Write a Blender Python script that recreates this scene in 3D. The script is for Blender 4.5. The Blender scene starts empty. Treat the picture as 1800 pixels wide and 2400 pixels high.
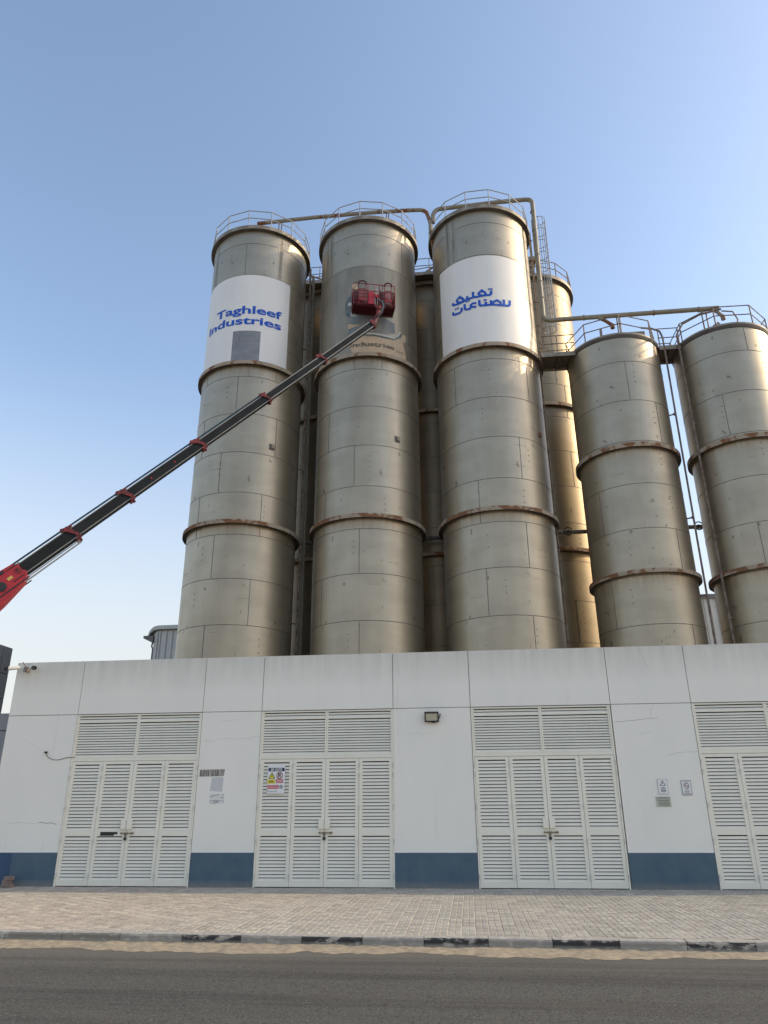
import bpy, bmesh, math, random
from mathutils import Vector, Matrix
C = bpy.context.scene.collection
R_ = math.radians
random.seed(7)
sc = bpy.context.scene

# ------------------------------------------------------------------ camera, sky, sun, exposure
EYE = 1.75
def set_camera():
    cd = bpy.data.cameras.new('camera'); co = bpy.data.objects.new('camera', cd); C.objects.link(co)
    pi, ro, ya = R_(21.7746), R_(-0.3732), R_(-6.1093)
    F = Vector((math.sin(ya)*math.cos(pi), math.cos(ya)*math.cos(pi), math.sin(pi)))
    Rt = Vector((math.cos(ya), -math.sin(ya), 0)); U = Rt.cross(F)
    R2 = math.cos(ro)*Rt + math.sin(ro)*U; U2 = -math.sin(ro)*Rt + math.cos(ro)*U
    m = Matrix(((R2.x, U2.x, -F.x, 0), (R2.y, U2.y, -F.y, 0), (R2.z, U2.z, -F.z, EYE), (0, 0, 0, 1)))
    co.matrix_world = m
    cd.sensor_fit = 'VERTICAL'; cd.sensor_height = 36; cd.sensor_width = 27; cd.lens = 1702.67/2400*36
    cd.clip_start = 0.1; cd.clip_end = 3000
    sc.camera = co
set_camera()
SUN_EL, SUN_AZ = 29.0, 7.0           # azimuth measured from +X towards +Y
w = bpy.data.worlds.new('World'); sc.world = w; w.use_nodes = True
nt = w.node_tree; nt.nodes.clear()
sky = nt.nodes.new('ShaderNodeTexSky'); sky.sky_type = 'NISHITA'; sky.sun_disc = False
sky.sun_elevation = R_(SUN_EL); sky.sun_rotation = R_(90-SUN_AZ)
sky.air_density = 1.0; sky.dust_density = 1.4; sky.ozone_density = 1.6; sky.altitude = 0
bg = nt.nodes.new('ShaderNodeBackground'); bg.inputs[1].default_value = 0.15
wo = nt.nodes.new('ShaderNodeOutputWorld')
tint = nt.nodes.new('ShaderNodeMix'); tint.data_type = 'RGBA'; tint.blend_type = 'MULTIPLY'; tint.inputs[0].default_value = 1; tint.inputs[7].default_value = (1.03, .953, .872, 1)
nt.links.new(sky.outputs[0], tint.inputs[6])
# dusty air low over the horizon: the clear-sky model is blended towards pale dust as the view drops
tcw = nt.nodes.new('ShaderNodeTexCoord'); spw = nt.nodes.new('ShaderNodeSeparateXYZ'); nt.links.new(tcw.outputs['Generated'], spw.inputs[0])
mrw = nt.nodes.new('ShaderNodeMapRange'); mrw.interpolation_type = 'SMOOTHSTEP'; mrw.inputs[1].default_value = .55; mrw.inputs[2].default_value = .06; mrw.inputs[4].default_value = .88
nt.links.new(spw.outputs[2], mrw.inputs[0])
hz = nt.nodes.new('ShaderNodeMix'); hz.data_type = 'RGBA'; hz.inputs[7].default_value = (2.40, 2.36, 2.26, 1)
nt.links.new(mrw.outputs[0], hz.inputs[0]); nt.links.new(tint.outputs[2], hz.inputs[6]); nt.links.new(hz.outputs[2], bg.inputs[0]); nt.links.new(bg.outputs[0], wo.inputs[0])
sl = bpy.data.lights.new('sun', 'SUN'); sl.energy = 1.3; sl.angle = R_(0.6); sl.color = (1.0, 0.80, 0.52)
so = bpy.data.objects.new('sun', sl); C.objects.link(so)
sd = Vector((math.cos(R_(SUN_AZ))*math.cos(R_(SUN_EL)), math.sin(R_(SUN_AZ))*math.cos(R_(SUN_EL)), math.sin(R_(SUN_EL))))
so.rotation_euler = sd.to_track_quat('Z', 'Y').to_euler(); so.location = (40, 10, 40)
sc.view_settings.view_transform = 'Standard'; sc.view_settings.look = 'None'
sc.view_settings.exposure = 1.18; sc.view_settings.gamma = 1

# ------------------------------------------------------------------ materials
MT = {}
def new_mat(name):
    m = bpy.data.materials.new(name); m.use_nodes = True; MT[name] = m
    return m, m.node_tree, m.node_tree.nodes['Principled BSDF']
def N(nt, t, **kw):
    n = nt.nodes.new(t)
    for k, v in kw.items(): setattr(n, k, v)
    return n
def coords(nt, scale=(1, 1, 1), kind='Object'):
    tc = N(nt, 'ShaderNodeTexCoord'); mp = N(nt, 'ShaderNodeMapping'); mp.inputs['Scale'].default_value = scale
    nt.links.new(tc.outputs[kind], mp.inputs[0]); return mp.outputs[0]
def noise(nt, vec, scale, detail=4, rough=.55):
    n = N(nt, 'ShaderNodeTexNoise'); n.inputs['Scale'].default_value = scale; n.inputs['Detail'].default_value = detail
    n.inputs['Roughness'].default_value = rough; nt.links.new(vec, n.inputs['Vector']); return n.outputs['Fac']
def ramp(nt, fac, p0, p1, c0=(0, 0, 0, 1), c1=(1, 1, 1, 1)):
    r = N(nt, 'ShaderNodeValToRGB'); r.color_ramp.elements[0].position = p0; r.color_ramp.elements[1].position = p1
    r.color_ramp.elements[0].color = c0; r.color_ramp.elements[1].color = c1
    nt.links.new(fac, r.inputs[0]); return r.outputs[0]
def mix(nt, fac, a, b, mode='MIX'):
    m = N(nt, 'ShaderNodeMix', data_type='RGBA', blend_type=mode)
    for i, v in ((6, a), (7, b)):
        if isinstance(v, (tuple, list)): m.inputs[i].default_value = (*v[:3], 1)
        else: nt.links.new(v, m.inputs[i])
    if isinstance(fac, (int, float)): m.inputs[0].default_value = fac
    else: nt.links.new(fac, m.inputs[0])
    return m.outputs[2]
def bump(nt, h, strength, dist, bs):
    b = N(nt, 'ShaderNodeBump'); b.inputs['Strength'].default_value = strength; b.inputs['Distance'].default_value = dist
    nt.links.new(h, b.inputs['Height']); nt.links.new(b.outputs[0], bs.inputs['Normal'])
def surf(name, c1, c2=None, scale=3, lo=.35, hi=.65, rough=.6, spec=.5, metal=0, bstr=0, bscale=60, stretch=(1, 1, 1), spots=None):
    m, nt, bs = new_mat(name)
    v = coords(nt, stretch)
    col = None
    if c2:
        col = mix(nt, ramp(nt, noise(nt, v, scale), lo, hi), c1, c2)
    else: col = mix(nt, 0.0, c1, c1)
    if spots:
        sc_, p, c3 = spots
        col = mix(nt, ramp(nt, noise(nt, coords(nt), sc_, 5, .7), p, p+.06), col, c3)
    nt.links.new(col, bs.inputs['Base Color'])
    bs.inputs['Roughness'].default_value = rough; bs.inputs['Metallic'].default_value = metal; bs.inputs['Specular IOR Level'].default_value = spec
    if bstr: bump(nt, noise(nt, coords(nt), bscale, 6), bstr, .01, bs)
    return m

def steel(name, base, dark, metal=.82, rough=.44, streaks=.35):
    m, nt, bs = new_mat(name)
    v = coords(nt, (1, 1, .18)); fine = noise(nt, coords(nt, (9, 9, .5)), 3, 5)
    broad = noise(nt, v, 1.1, 5); plates = noise(nt, coords(nt, (.5, .5, 1.2)), 1.0, 2)
    col = mix(nt, ramp(nt, broad, .3, .72), base, dark)
    col = mix(nt, ramp(nt, fine, .5, .85), col, tuple(b*.84 for b in base))
    col = mix(nt, .35, col, mix(nt, ramp(nt, plates, .4, .6), tuple(b*1.12 for b in base), tuple(b*.86 for b in base)))
    blot = noise(nt, coords(nt, (1, 1, .7)), 3.6, 2, .4)
    col = mix(nt, ramp(nt, blot, .70, .75), col, tuple(b*.55 for b in base))
    pits = noise(nt, coords(nt, (1, 1, .6)), 17, 2, .5)
    col = mix(nt, ramp(nt, pits, .765, .79), col, (.05, .045, .04))
    # rust run-off below the bolted ring flanges and dust on the lower courses
    tc = N(nt, 'ShaderNodeTexCoord'); sp = N(nt, 'ShaderNodeSeparateXYZ'); nt.links.new(tc.outputs['Object'], sp.inputs[0])
    run = None
    for z in ((21.25, 13.1) if 'tall' in name else (15.8, 10.2)):
        mr = N(nt, 'ShaderNodeMapRange'); mr.inputs[1].default_value = z-.85; mr.inputs[2].default_value = z; nt.links.new(sp.outputs[2], mr.inputs[0])
        lt = N(nt, 'ShaderNodeMath', operation='LESS_THAN'); lt.inputs[1].default_value = z+.01; nt.links.new(sp.outputs[2], lt.inputs[0])
        mu = N(nt, 'ShaderNodeMath', operation='MULTIPLY'); nt.links.new(mr.outputs[0], mu.inputs[0]); nt.links.new(lt.outputs[0], mu.inputs[1])
        pw = N(nt, 'ShaderNodeMath', operation='POWER'); pw.inputs[1].default_value = 2.0; nt.links.new(mu.outputs[0], pw.inputs[0])
        if run is None: run = pw.outputs[0]
        else:
            ad = N(nt, 'ShaderNodeMath', operation='ADD'); nt.links.new(run, ad.inputs[0]); nt.links.new(pw.outputs[0], ad.inputs[1]); run = ad.outputs[0]
    rs = N(nt, 'ShaderNodeMath', operation='MULTIPLY'); nt.links.new(run, rs.inputs[0]); nt.links.new(ramp(nt, noise(nt, coords(nt, (1, 1, .1)), 7, 3), .25, .7), rs.inputs[1])
    col = mix(nt, rs.outputs[0], col, (.30, .20, .105))
    nt.links.new(col, bs.inputs['Base Color'])
    bs.inputs['Metallic'].default_value = metal
    rr = N(nt, 'ShaderNodeMapRange'); rr.inputs[3].default_value = rough-.07; rr.inputs[4].default_value = rough+.1
    nt.links.new(noise(nt, v, 2.2, 4), rr.inputs[0]); nt.links.new(rr.outputs[0], bs.inputs['Roughness'])
    bump(nt, noise(nt, coords(nt, (1, 1, .8)), .7, 2), .25, .015, bs)
    return m
STB, STD = (.43, .378, .285), (.37, .32, .24)
steel('silo_steel_tall', STB, STD)
steel('silo_steel_short', STB, STD)
steel('silo_steel_tall_shaded', tuple(c*k for c, k in zip(STB, (.60, .56, .50))), tuple(c*k for c, k in zip(STD, (.56, .52, .46))))   # darker, browner copy: shade on the back row put into the colour
surf('streak_edge', (.36, .325, .25), (.42, .38, .30), 5, rough=.5, metal=.8, stretch=(1, 1, .2))
surf('streak_core', (.22, .19, .14), (.34, .30, .23), 5, rough=.55, metal=.7, stretch=(1, 1, .2))
surf('seam', (.10, .095, .085), (.2, .19, .17), 6, rough=.6, metal=.3)
surf('rust_flange', (.36, .30, .22), (.20, .095, .045), 1.7, .5, .56, rough=.85, bstr=.3, spots=(5, .62, (.12, .06, .035)))
surf('roof_edge', (.33, .30, .25), (.22, .19, .15), 2.2, .4, .6, rough=.6, metal=.4)
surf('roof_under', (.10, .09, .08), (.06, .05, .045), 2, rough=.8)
surf('galvanised', (.42, .43, .43), (.32, .33, .33), 4, rough=.45, metal=.6)
surf('rusty_rail', (.24, .20, .165), (.15, .10, .07), 3, .45, .6, rough=.7, metal=.2)
surf('duct', (.27, .25, .20), (.20, .085, .04), 1.1, .52, .57, rough=.65, metal=.25, bstr=.2, spots=(3.5, .6, (.13, .06, .035)))
surf('duct_clean', (.29, .275, .215), (.23, .205, .155), 1.5, rough=.55, metal=.3, spots=(2.2, .66, (.2, .09, .04)))
surf('panel_white', (.80, .80, .77), (.74, .74, .71), 1.2, .35, .65, rough=.42, stretch=(1, 1, .2))
surf('letter_blue', (.008, .085, .48), (.01, .10, .52), 3, rough=.7)
surf('letter_edge', (.78, .80, .84), rough=.5)
surf('patch_grey', (.27, .275, .28), (.22, .225, .23), 3, rough=.5, metal=.4, spots=(6, .68, (.4, .4, .4)))
surf('scrubbed', (.36, .315, .24), (.25, .22, .165), 2.2, .3, .7, rough=.5, metal=.76, stretch=(1, 1, .3), spots=(5, .70, (.42, .42, .40)))
surf('old_teal', (.075, .12, .12), (.14, .17, .165), 4, .4, .65, rough=.6, spots=(9, .66, (.3, .3, .28)))
surf('old_blue', (.17, .205, .22), (.24, .25, .235), 3, .4, .6, rough=.6, stretch=(1, 1, .3), spots=(9, .68, (.32, .3, .27)))
surf('old_beige', (.56, .43, .29), (.46, .37, .26), 5, .35, .65, rough=.7, spots=(14, .62, (.26, .20, .14)))
surf('old_white', (.52, .52, .49), (.44, .43, .39), 6, rough=.6)
surf('old_ink', (.05, .045, .04), (.30, .25, .18), 7, rough=.7)
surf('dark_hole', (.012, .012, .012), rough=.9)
# building
def plaster():
    m, nt, bs = new_mat('plaster')
    a = noise(nt, coords(nt, (1, 1, .45)), .8, 6, .6); b = noise(nt, coords(nt, (1, 1, .12)), 3.5, 5)
    col = mix(nt, ramp(nt, a, .3, .7), (.84, .815, .735), (.79, .77, .695))
    col = mix(nt, ramp(nt, b, .62, .9), col, (.70, .68, .61))
    # dust washed down from the coping and up from the foot
    tc = N(nt, 'ShaderNodeTexCoord'); sp = N(nt, 'ShaderNodeSeparateXYZ'); nt.links.new(tc.outputs['Object'], sp.inputs[0])
    mr = N(nt, 'ShaderNodeMapRange'); mr.inputs[1].default_value = 4.3; mr.inputs[2].default_value = 5.25; nt.links.new(sp.outputs[2], mr.inputs[0])
    mu = N(nt, 'ShaderNodeMath', operation='MULTIPLY'); nt.links.new(mr.outputs[0], mu.inputs[0]); nt.links.new(noise(nt, coords(nt, (1, 1, .08)), 5, 4), mu.inputs[1])
    col = mix(nt, mu.outputs[0], col, (.44, .42, .37))
    nt.links.new(col, bs.inputs['Base Color']); bs.inputs['Roughness'].default_value = .85
    bump(nt, noise(nt, coords(nt), 45, 6), .25, .006, bs)
plaster()
surf('plinth_blue', (.060, .108, .150), (.078, .128, .166), 2.4, .35, .65, rough=.7, bstr=.2, bscale=30, spots=(26, .735, (.3, .33, .36)))
def splash():
    m = MT['plinth_blue']; nt = m.node_tree; bs = nt.nodes['Principled BSDF']; src = bs.inputs['Base Color'].links[0].from_socket
    tc = N(nt, 'ShaderNodeTexCoord'); sp = N(nt, 'ShaderNodeSeparateXYZ'); nt.links.new(tc.outputs['Object'], sp.inputs[0])
    mr = N(nt, 'ShaderNodeMapRange'); mr.inputs[1].default_value = .16; mr.inputs[2].default_value = .0; nt.links.new(sp.outputs[2], mr.inputs[0])
    mu = N(nt, 'ShaderNodeMath', operation='MULTIPLY'); nt.links.new(mr.outputs[0], mu.inputs[0]); nt.links.new(noise(nt, coords(nt), 9, 6, .7), mu.inputs[1])
    nt.links.new(mix(nt, mu.outputs[0], src, (.30, .26, .20)), bs.inputs['Base Color'])
splash()
surf('plinth_blue_dark', (.03, .068, .135), (.038, .08, .145), 2.4, rough=.7)
surf('crack', (.30, .30, .28), rough=.9)
surf('faint_crack', (.46, .46, .44), rough=.9)
surf('joint', (.20, .20, .19), rough=.9)
surf('door_paint', (.82, .785, .665), (.76, .73, .61), 1.6, .35, .7, rough=.5, stretch=(1, 1, .4))
surf('hinge_steel', (.66, .66, .63), (.5, .5, .46), 8, rough=.45)
surf('brass', (.36, .32, .22), (.2, .17, .12), 20, rough=.5, metal=.6)
surf('black_paint', (.012, .012, .014), (.02, .02, .022), 5, rough=.5)
surf('brown_smear', (.16, .14, .11), (.42, .41, .38), 1.0, .44, .56, rough=.9, stretch=(28, 1, 2))
surf('white_patch', (.70, .70, .70), (.62, .62, .61), 3, rough=.85)
surf('grey_patch', (.52, .53, .53), (.60, .60, .59), 9, rough=.85, stretch=(4, 1, 1))
surf('stencil', (.72, .71, .66), (.36, .36, .36), 11, .47, .60, rough=.85, stretch=(.5, 1, 1.8))
surf('sign_white', (.74, .75, .74), rough=.4)
surf('sign_edge', (.36, .36, .35), rough=.5)
surf('sign_navy', (.012, .016, .07), rough=.4)
surf('sign_red', (.46, .008, .02), rough=.4)
surf('sign_dark_red', (.16, .008, .02), rough=.4)
surf('sign_yellow', (.72, .62, .02), rough=.4)
surf('sign_black', (.02, .02, .02), rough=.5)
surf('sign_cream', (.50, .52, .42), (.42, .43, .34), 8, rough=.5)
surf('sign_grey', (.34, .35, .35), rough=.5)
surf('lamp_glass', (.50, .49, .38), (.44, .43, .33), 30, rough=.2)
surf('camera_white', (.68, .67, .60), rough=.35)
surf('camera_box', (.22, .18, .165), rough=.6)
surf('rubber', (.025, .025, .025), rough=.6)
surf('brick_red', (.27, .20, .17), (.20, .15, .125), 8, rough=.9, bstr=.4)
# lift
surf('lift_red', (.36, .012, .022), (.28, .012, .02), 2, rough=.42, spots=(9, .68, (.18, .03, .03)))
surf('lift_red_worn', (.20, .016, .018), (.07, .011, .013), 7, .42, .58, rough=.6, spots=(12, .6, (.06, .03, .03)))
surf('basket_red', (.26, .016, .022), (.15, .011, .016), 4, rough=.55)
surf('basket_dark', (.085, .010, .013), (.05, .008, .010), 4, rough=.7, spec=.2)
surf('boom_black', (.010, .013, .014), (.018, .020, .021), 1.5, rough=.6, spec=.18)
surf('boom_edge', (.30, .29, .26), (.22, .21, .19), 2, rough=.4, metal=.4)
surf('chrome', (.60, .61, .62), rough=.25, metal=.9)
surf('hose', (.02, .025, .04), rough=.5)
surf('hose_teal', (.04, .11, .13), rough=.5)
surf('label_yellow', (.50, .38, .10), (.45, .3, .08), 30, rough=.5)
# others
surf('cladding_grey', (.60, .61, .58), (.54, .55, .525), 1, rough=.5, metal=.2)
surf('cladding_trim', (.20, .20, .195), rough=.6)
surf('dark_panel', (.17, .18, .18), (.15, .155, .16), .8, rough=.35, metal=.3)
surf('grey_render', (.28, .285, .30), (.25, .255, .27), 1, rough=.9)
surf('glass_dark', (.01, .012, .014), rough=.1)
surf('added_slab_dark', (.16, .15, .13), (.11, .105, .09), .6, rough=.95)
surf('grate', (.13, .11, .08), (.09, .075, .06), 3, rough=.8)

def with_attr(name, rough, extra):
    m, nt, bs = new_mat(name)
    at = N(nt, 'ShaderNodeAttribute', attribute_name='tint')
    extra(nt, bs, at.outputs['Color']); bs.inputs['Roughness'].default_value = rough
def paver_nodes(nt, bs, c):
    big = noise(nt, coords(nt, (.35, 1, 1)), .45, 3)
    tc = N(nt, 'ShaderNodeTexCoord'); sp = N(nt, 'ShaderNodeSeparateXYZ'); nt.links.new(tc.outputs['Object'], sp.inputs[0])
    mr = N(nt, 'ShaderNodeMapRange'); mr.inputs[1].default_value = -1.0; mr.inputs[2].default_value = -8.0; nt.links.new(sp.outputs[0], mr.inputs[0])
    ad = N(nt, 'ShaderNodeMath', operation='MULTIPLY_ADD'); nt.links.new(big, ad.inputs[0]); ad.inputs[1].default_value = 1.2; ad.inputs[2].default_value = -.25
    mu = N(nt, 'ShaderNodeMath', operation='MULTIPLY', use_clamp=True); nt.links.new(ad.outputs[0], mu.inputs[0]); nt.links.new(mr.outputs[0], mu.inputs[1])
    col = mix(nt, mu.outputs[0], c, mix(nt, 1.0, c, (1.10, .90, .80), 'MULTIPLY'))
    col = mix(nt, ramp(nt, noise(nt, coords(nt), 2.5, 6, .65), .5, .8), col, (.36, .31, .25))
    col = mix(nt, ramp(nt, noise(nt, coords(nt), 80, 3), .55, .8), col, mix(nt, 1.0, c, (.75, .75, .75), 'MULTIPLY'))
    nt.links.new(col, bs.inputs['Base Color']); bump(nt, noise(nt, coords(nt), 120, 4), .4, .004, bs)
with_attr('paver', .9, paver_nodes)
def kerb_nodes(nt, bs, c):
    wear = noise(nt, coords(nt, (1.2, 1, 3)), 3.2, 7, .7)
    tc = N(nt, 'ShaderNodeTexCoord'); sp = N(nt, 'ShaderNodeSeparateXYZ'); nt.links.new(tc.outputs['Object'], sp.inputs[0])
    gn = N(nt, 'ShaderNodeNewGeometry'); sn = N(nt, 'ShaderNodeSeparateXYZ'); nt.links.new(gn.outputs['Normal'], sn.inputs[0])
    low = N(nt, 'ShaderNodeMapRange'); low.inputs[1].default_value = -.07; low.inputs[2].default_value = -.13; nt.links.new(sp.outputs[2], low.inputs[0])
    f = N(nt, 'ShaderNodeMath', operation='MAXIMUM'); nt.links.new(ramp(nt, wear, .50, .58), f.inputs[0]); nt.links.new(low.outputs[0], f.inputs[1])
    top = N(nt, 'ShaderNodeMapRange'); top.inputs[1].default_value = .5; top.inputs[2].default_value = .75; nt.links.new(sn.outputs[2], top.inputs[0])  # upward faces go paler: sun on the kerb top put into the colour
    f2 = N(nt, 'ShaderNodeMath', operation='MAXIMUM', use_clamp=True); nt.links.new(f.outputs[0], f2.inputs[0]); nt.links.new(top.outputs[0], f2.inputs[1])
    conc = mix(nt, ramp(nt, noise(nt, coords(nt), 12, 5), .35, .65), (.44, .41, .35), (.30, .275, .235))
    nt.links.new(mix(nt, f2.outputs[0], c, conc), bs.inputs['Base Color']); bump(nt, noise(nt, coords(nt), 30, 6), .6, .012, bs)
with_attr('kerb_block', .9, kerb_nodes)
def asphalt():
    m, nt, bs = new_mat('asphalt')
    a = noise(nt, coords(nt, (.35, 1.6, 1)), 1.0, 6, .6); g = noise(nt, coords(nt, (1, .55, 1)), 46, 3, .8); g2 = noise(nt, coords(nt, (1, .55, 1)), 30, 4, .8)
    col = mix(nt, ramp(nt, a, .3, .72), (.102, .097, .079), (.076, .072, .060))
    col = mix(nt, ramp(nt, g, .54, .66), col, (.22, .205, .175))
    col = mix(nt, ramp(nt, g2, .52, .66), col, (.026, .025, .023))
    # dust drifted from the kerb over the road edge
    tc = N(nt, 'ShaderNodeTexCoord'); sp = N(nt, 'ShaderNodeSeparateXYZ'); nt.links.new(tc.outputs['Object'], sp.inputs[0])
    mr = N(nt, 'ShaderNodeMapRange'); mr.inputs[1].default_value = 9.9; mr.inputs[2].default_value = 11.2; nt.links.new(sp.outputs[1], mr.inputs[0])
    mu = N(nt, 'ShaderNodeMath', operation='MULTIPLY'); nt.links.new(mr.outputs[0], mu.inputs[0]); mu.inputs[1].default_value = .62
    col = mix(nt, mu.outputs[0], col, (.17, .155, .125))
    st = noise(nt, coords(nt, (.12, 1.4, 1)), 2.0, 4)
    col = mix(nt, ramp(nt, st, .60, .72), col, (.115, .090, .07))
    tr = noise(nt, coords(nt, (.05, 1.1, 1)), 1.6, 5, .65); col = mix(nt, ramp(nt, tr, .48, .62), col, mix(nt, 1.0, col, (.66, .66, .68), 'MULTIPLY'))
    nt.links.new(col, bs.inputs['Base Color']); bs.inputs['Roughness'].default_value = .85
    bump(nt, noise(nt, coords(nt), 60, 6, .75), 1.0, .02, bs)
asphalt()
surf('sand', (.39, .32, .215), (.26, .215, .15), 9, .35, .65, rough=.95, bstr=1, bscale=14, spots=(24, .66, (.15, .12, .09)))
surf('desert', (.42, .345, .24), (.36, .29, .20), .2, rough=.95)
surf('joint_sand', (.60, .52, .40), (.34, .29, .22), 1.2, rough=.95)

# ------------------------------------------------------------------ mesh helpers
ORG = {}
class MB:
    def __init__(s): s.v = []; s.f = []; s.m = []; s.t = []
    def add(s, vs, fs, mi=0, tint=None):
        o = len(s.v); s.v += [tuple(v) for v in vs]; s.f += [tuple(i+o for i in f) for f in fs]; s.m += [mi]*len(fs); s.t += [tint]*len(fs)
    def box(s, x0, x1, y0, y1, z0, z1, mi=0, tint=None):
        s.add([(x0, y0, z0), (x1, y0, z0), (x1, y1, z0), (x0, y1, z0), (x0, y0, z1), (x1, y0, z1), (x1, y1, z1), (x0, y1, z1)],
              [(0, 3, 2, 1), (4, 5, 6, 7), (0, 1, 5, 4), (1, 2, 6, 5), (2, 3, 7, 6), (3, 0, 4, 7)], mi, tint)
    def obox(s, c, ax, ay, az, mi=0):       # oriented box from centre and half axes
        c, ax, ay, az = map(Vector, (c, ax, ay, az)); vs = []
        for sz in (-1, 1):
            for sx, sy in ((-1, -1), (1, -1), (1, 1), (-1, 1)): vs.append(c+ax*sx+ay*sy+az*sz)
        s.add(vs, [(0, 3, 2, 1), (4, 5, 6, 7), (0, 1, 5, 4), (1, 2, 6, 5), (2, 3, 7, 6), (3, 0, 4, 7)], mi)
    def tube(s, pts, r, n=8, mi=0, closed=False, caps=True):
        pts = [Vector(p) for p in pts]; k = len(pts); rings = []; up = None
        for i, p in enumerate(pts):
            if closed: d = pts[(i+1) % k]-pts[i-1]
            else: d = pts[min(i+1, k-1)]-pts[max(i-1, 0)]
            d.normalize()
            if up is None: up = Vector((0, 0, 1)) if abs(d.z) < .9 else Vector((1, 0, 0))
            a = d.cross(up); a.normalize(); b = a.cross(d); up = b
            rr = r[i] if isinstance(r, (list, tuple)) else r
            rings.append([p+a*math.cos(2*math.pi*j/n)*rr+b*math.sin(2*math.pi*j/n)*rr for j in range(n)])
        vs = [v for rg in rings for v in rg]; fs = []
        for i in range(k if closed else k-1):
            for j in range(n):
                a0, a1 = i*n+j, i*n+(j+1) % n; b0, b1 = ((i+1) % k)*n+j, ((i+1) % k)*n+(j+1) % n
                fs.append((a0, a1, b1, b0))
        if caps and not closed: fs += [tuple(range(n))[::-1], tuple((k-1)*n+j for j in range(n))]
        s.add(vs, fs, mi)
    def lathe(s, prof, cx=0, cy=0, n=96, mi=0, mats=None, a0=0, a1=360):
        full = abs(a1-a0) >= 360; cols = n if full else n+1; vs = []
        for (r, z) in prof:
            for j in range(cols):
                a = R_(a0+(a1-a0)*j/n); vs.append((cx+r*math.sin(a), cy-r*math.cos(a), z))
        for i in range(len(prof)-1):
            fs = []
            for j in range(n):
                j2 = (j+1) % cols; fs.append((i*cols+j, i*cols+j2, (i+1)*cols+j2, (i+1)*cols+j))
            mm = mats[i] if mats else mi
            if i == 0: base = len(s.v); s.v += [tuple(v) for v in vs]
            s.f += [tuple(q+base for q in f) for f in fs]; s.m += [mm]*len(fs); s.t += [None]*len(fs)
    def build(s, name, mats, parent=None, smooth=False, origin=None, bevel=0):
        me = bpy.data.meshes.new(name)
        o = Vector(origin) if origin is not None else (ORG.get(parent.name, Vector((0, 0, 0))) if parent else Vector((0, 0, 0)))
        me.from_pydata([Vector(v)-o for v in s.v], [], s.f)
        for m in (mats if isinstance(mats, (list, tuple)) else [mats]): me.materials.append(MT[m])
        me.polygons.foreach_set('material_index', s.m)
        if any(t is not None for t in s.t):
            at = me.color_attributes.new('tint', 'FLOAT_COLOR', 'CORNER'); data = []
            for p, t in zip(me.polygons, s.t): data += [*(t or (.3, .3, .3)), 1]*p.loop_total
            at.data.foreach_set('color', data)
        if smooth:
            me.polygons.foreach_set('use_smooth', [True]*len(me.polygons))
            try: me.set_sharp_from_angle(angle=R_(35))
            except Exception: pass
        me.update()
        ob = bpy.data.objects.new(name, me); C.objects.link(ob)
        if parent:
            ob.parent = parent
            if origin is not None: ob.location = o-ORG.get(parent.name, Vector((0, 0, 0)))
        elif origin is not None: ob.location = o
        ORG[ob.name] = o
        if bevel:
            b = ob.modifiers.new('bevel', 'BEVEL'); b.width = bevel; b.segments = 2; b.limit_method = 'ANGLE'
        return ob
def thing(name, label, cat, loc=(0, 0, 0), group=None):
    o = bpy.data.objects.new(name, None); C.objects.link(o); o.location = loc; o.empty_display_size = .3
    ORG[o.name] = Vector(loc); return tag(o, label, cat, group)
def tag(o, label, cat, group=None):
    o['label'] = label; o['category'] = cat
    if group: o['group'] = group
    return o
def struct(o): o['kind'] = 'structure'; return o
def copy_tree(o, parent=None, loc=None):
    c = o.copy(); C.objects.link(c); c.parent = parent
    if loc is not None: c.location = loc
    for ch in o.children: copy_tree(ch, c)
    return c

# polygon wrapped on a silo: pts are (angle from front in degrees, z)
def wrap_geo(bm, cx, cy, r):
    xs = [v.co.x for v in bm.verts]; a, b = min(xs), max(xs); st = .12; k = math.ceil(a/st)
    while k*st < b:
        bmesh.ops.bisect_plane(bm, geom=bm.verts[:]+bm.edges[:]+bm.faces[:], plane_co=(k*st, 0, 0), plane_no=(1, 0, 0)); k += 1
    vs = []
    for i, v in enumerate(bm.verts):
        v.index = i; t = v.co.x/r; rr = r+v.co.z; vs.append((cx+rr*math.sin(t), cy-rr*math.cos(t), v.co.y))
    return vs, [tuple(v.index for v in f.verts) for f in bm.faces]
def curved_poly(mb, pts, cx, cy, r, mi=0, rad=2.5):
    bm = bmesh.new(); bm.faces.new([bm.verts.new((R_(t)*rad, z, 0)) for t, z in pts])
    bmesh.ops.triangulate(bm, faces=bm.faces[:])
    for f in bm.faces:
        if f.normal.z < 0: f.normal_flip()
    for v in bm.verts: v.co.x *= r/rad
    vs, fs = wrap_geo(bm, cx, cy, r); mb.add(vs, fs, mi); bm.free()
def stroke(mb, pts, wd, cx, cy, r, mi=0, k0=0):
    P = [Vector((R_(t)*2.5, z)) for t, z in pts]; k = k0
    for a, b in zip(P, P[1:]):
        d = (b-a).normalized(); n = Vector((-d.y, d.x))*wd/2; k += 1
        q = [a-n, b-n, b+n, a+n]; curved_poly(mb, [(math.degrees(v.x/2.5), v.y) for v in q], cx, cy, r+.0004*k, mi)
    for p in P[1:-1]:
        k += 1; q = [(math.degrees((p.x+math.cos(i*math.pi/5)*wd/2)/2.5), p.y+math.sin(i*math.pi/5)*wd/2) for i in range(10)]
        curved_poly(mb, q, cx, cy, r+.0004*k, mi)
    return k
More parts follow.
